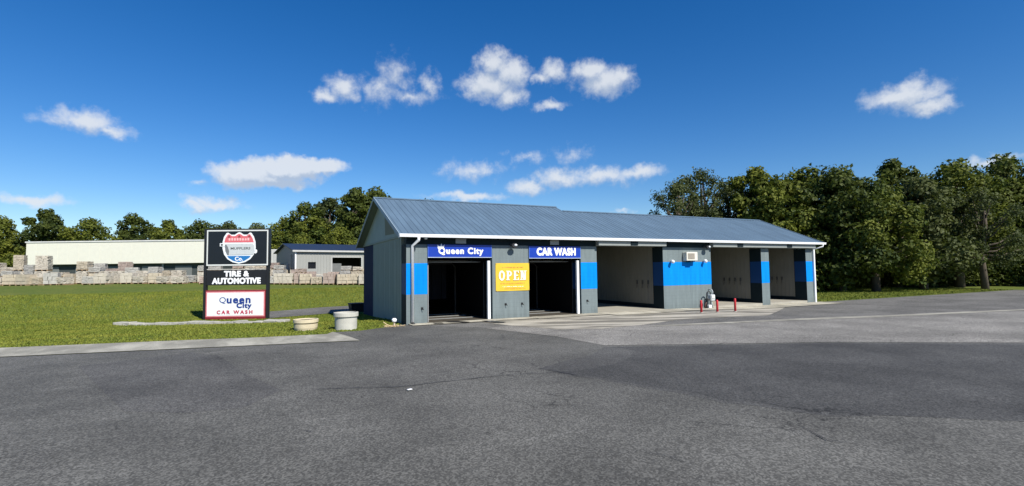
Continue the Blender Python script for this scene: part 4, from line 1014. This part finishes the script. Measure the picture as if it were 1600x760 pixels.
# right tree line
TR = [('airy', 'olive', 1062, 270, 56, 'airy tree with bare stems showing sky, leftmost above the low roof', .95), ('airy', 'olive', 1098, 252, 58, 'taller airy olive tree above the low roof', .9),
 ('airy', 'olive', 1142, 276, 60, 'thin brownish tree filling the gap beside the dense woods', .95),
 ('tall', 'mid', 1186, 250, 55, 'tall vine-covered tree left of the dense woods', .95), ('a', 'mid', 1222, 268, 54, 'bushy tree between the tall one and the roof end', .95),
 ('c', 'mid', 1262, 256, 55, 'broad yellow-green tree above the right roof end', .95), ('oak', 'dark', 1312, 254, 52, 'dark tree right of the roof end', 1.0),
 ('oak', 'mid', 1366, 276, 50, 'spreading tree with visible trunk second beyond the building end', 1.0), ('tall', 'dark', 1400, 238, 60, 'tall narrow dark tree rising behind the open lot', .9),
 ('oak', 'olive', 1440, 270, 54, 'wide olive tree in the right part of the tree line', 1.0), ('oak2', 'mid', 1496, 240, 57, 'high round tree next to the right edge', 1.0), ('airy', 'olive', 1536, 285, 52, 'thin airy tree between two dense ones near the right edge', .9),
 ('oak2', 'dark', 1578, 232, 60, 'dark tree at the far right edge of the view', .95), ('oak', 'mid', 1650, 246, 58, 'tree just at the right border, partly out of view', 1.0),
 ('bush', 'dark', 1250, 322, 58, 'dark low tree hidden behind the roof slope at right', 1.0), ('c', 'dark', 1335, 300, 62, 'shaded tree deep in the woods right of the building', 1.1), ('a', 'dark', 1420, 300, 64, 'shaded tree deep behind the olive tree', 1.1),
 ('c', 'dark', 1500, 300, 64, 'shaded tree deep behind the high round tree', 1.1), ('a', 'dark', 1590, 300, 64, 'shaded tree deep at the right end of the woods', 1.1)]
for k, lm, px, top, f_, lab, w in TR: tree(k, lm, px, top, f_, lab, w)
# far woodland mass behind both lines
def woods():
    rn = np.random.RandomState(5); n = 90000; seg = []
    c = np.zeros((n, 3))
    t = rn.uniform(-1, 1, n); px = 800+t*950; f_ = 112+rn.uniform(-6, 6, n); rx = (px-800)/FPX*f_
    c[:, 0] = rx*math.cos(YAW)+f_*math.sin(YAW); c[:, 1] = -rx*math.sin(YAW)+f_*math.cos(YAW)
    top = 7.5+2.0*np.sin(px*.021)+1.4*np.sin(px*.057+1)+.8*np.sin(px*.13)
    u = rn.uniform(0, 1, n)**.7; c[:, 2] = 1.2+u*top
    nrm = rn.normal(size=(n, 3)); nrm /= np.linalg.norm(nrm, axis=1)[:, None]
    a = np.cross(nrm, rn.normal(size=(n, 3))); a /= np.linalg.norm(a, axis=1)[:, None]; b = np.cross(nrm, a); s = .45*rn.uniform(.5, 1.3, n)[:, None]
    q = np.stack([c-a*s, c-b*s*.6, c+a*s, c+b*s*.6], 1).reshape(-1, 3)
    me = bpy.data.meshes.new('woodland'); me.vertices.add(n*4); me.vertices.foreach_set('co', q.ravel()); me.loops.add(n*4); me.loops.foreach_set('vertex_index', np.arange(n*4, dtype=np.int32))
    me.polygons.add(n); me.polygons.foreach_set('loop_start', np.arange(0, n*4, 4, dtype=np.int32)); me.polygons.foreach_set('loop_total', np.full(n, 4, np.int32)); me.update()
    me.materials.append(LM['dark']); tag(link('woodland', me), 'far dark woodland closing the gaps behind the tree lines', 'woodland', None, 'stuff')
woods()
# undergrowth at the foot of the right trees
def under():
    rn = np.random.RandomState(8); n = 30000; px = rn.uniform(1255, 1700, n); f_ = rn.uniform(57, 63, n)
    rx = (px-800)/FPX*f_; c = np.zeros((n, 3)); c[:, 0] = rx*math.cos(YAW)+f_*math.sin(YAW); c[:, 1] = -rx*math.sin(YAW)+f_*math.cos(YAW)
    c[:, 2] = rn.uniform(0, 1, n)**.8*(3.6+1.0*np.sin(px*.05)+.6*np.sin(px*.13))
    nrm = rn.normal(size=(n, 3)); nrm /= np.linalg.norm(nrm, axis=1)[:, None]
    a = np.cross(nrm, rn.normal(size=(n, 3))); a /= np.linalg.norm(a, axis=1)[:, None]; b = np.cross(nrm, a); s = .16*rn.uniform(.5, 1.3, n)[:, None]
    q = np.stack([c-a*s, c-b*s*.6, c+a*s, c+b*s*.6], 1).reshape(-1, 3)
    me = bpy.data.meshes.new('undergrowth'); me.vertices.add(n*4); me.vertices.foreach_set('co', q.ravel()); me.loops.add(n*4); me.loops.foreach_set('vertex_index', np.arange(n*4, dtype=np.int32))
    me.polygons.add(n); me.polygons.foreach_set('loop_start', np.arange(0, n*4, 4, dtype=np.int32)); me.polygons.foreach_set('loop_total', np.full(n, 4, np.int32)); me.update()
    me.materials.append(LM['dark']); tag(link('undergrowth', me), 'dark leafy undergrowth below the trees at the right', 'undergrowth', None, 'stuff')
under()
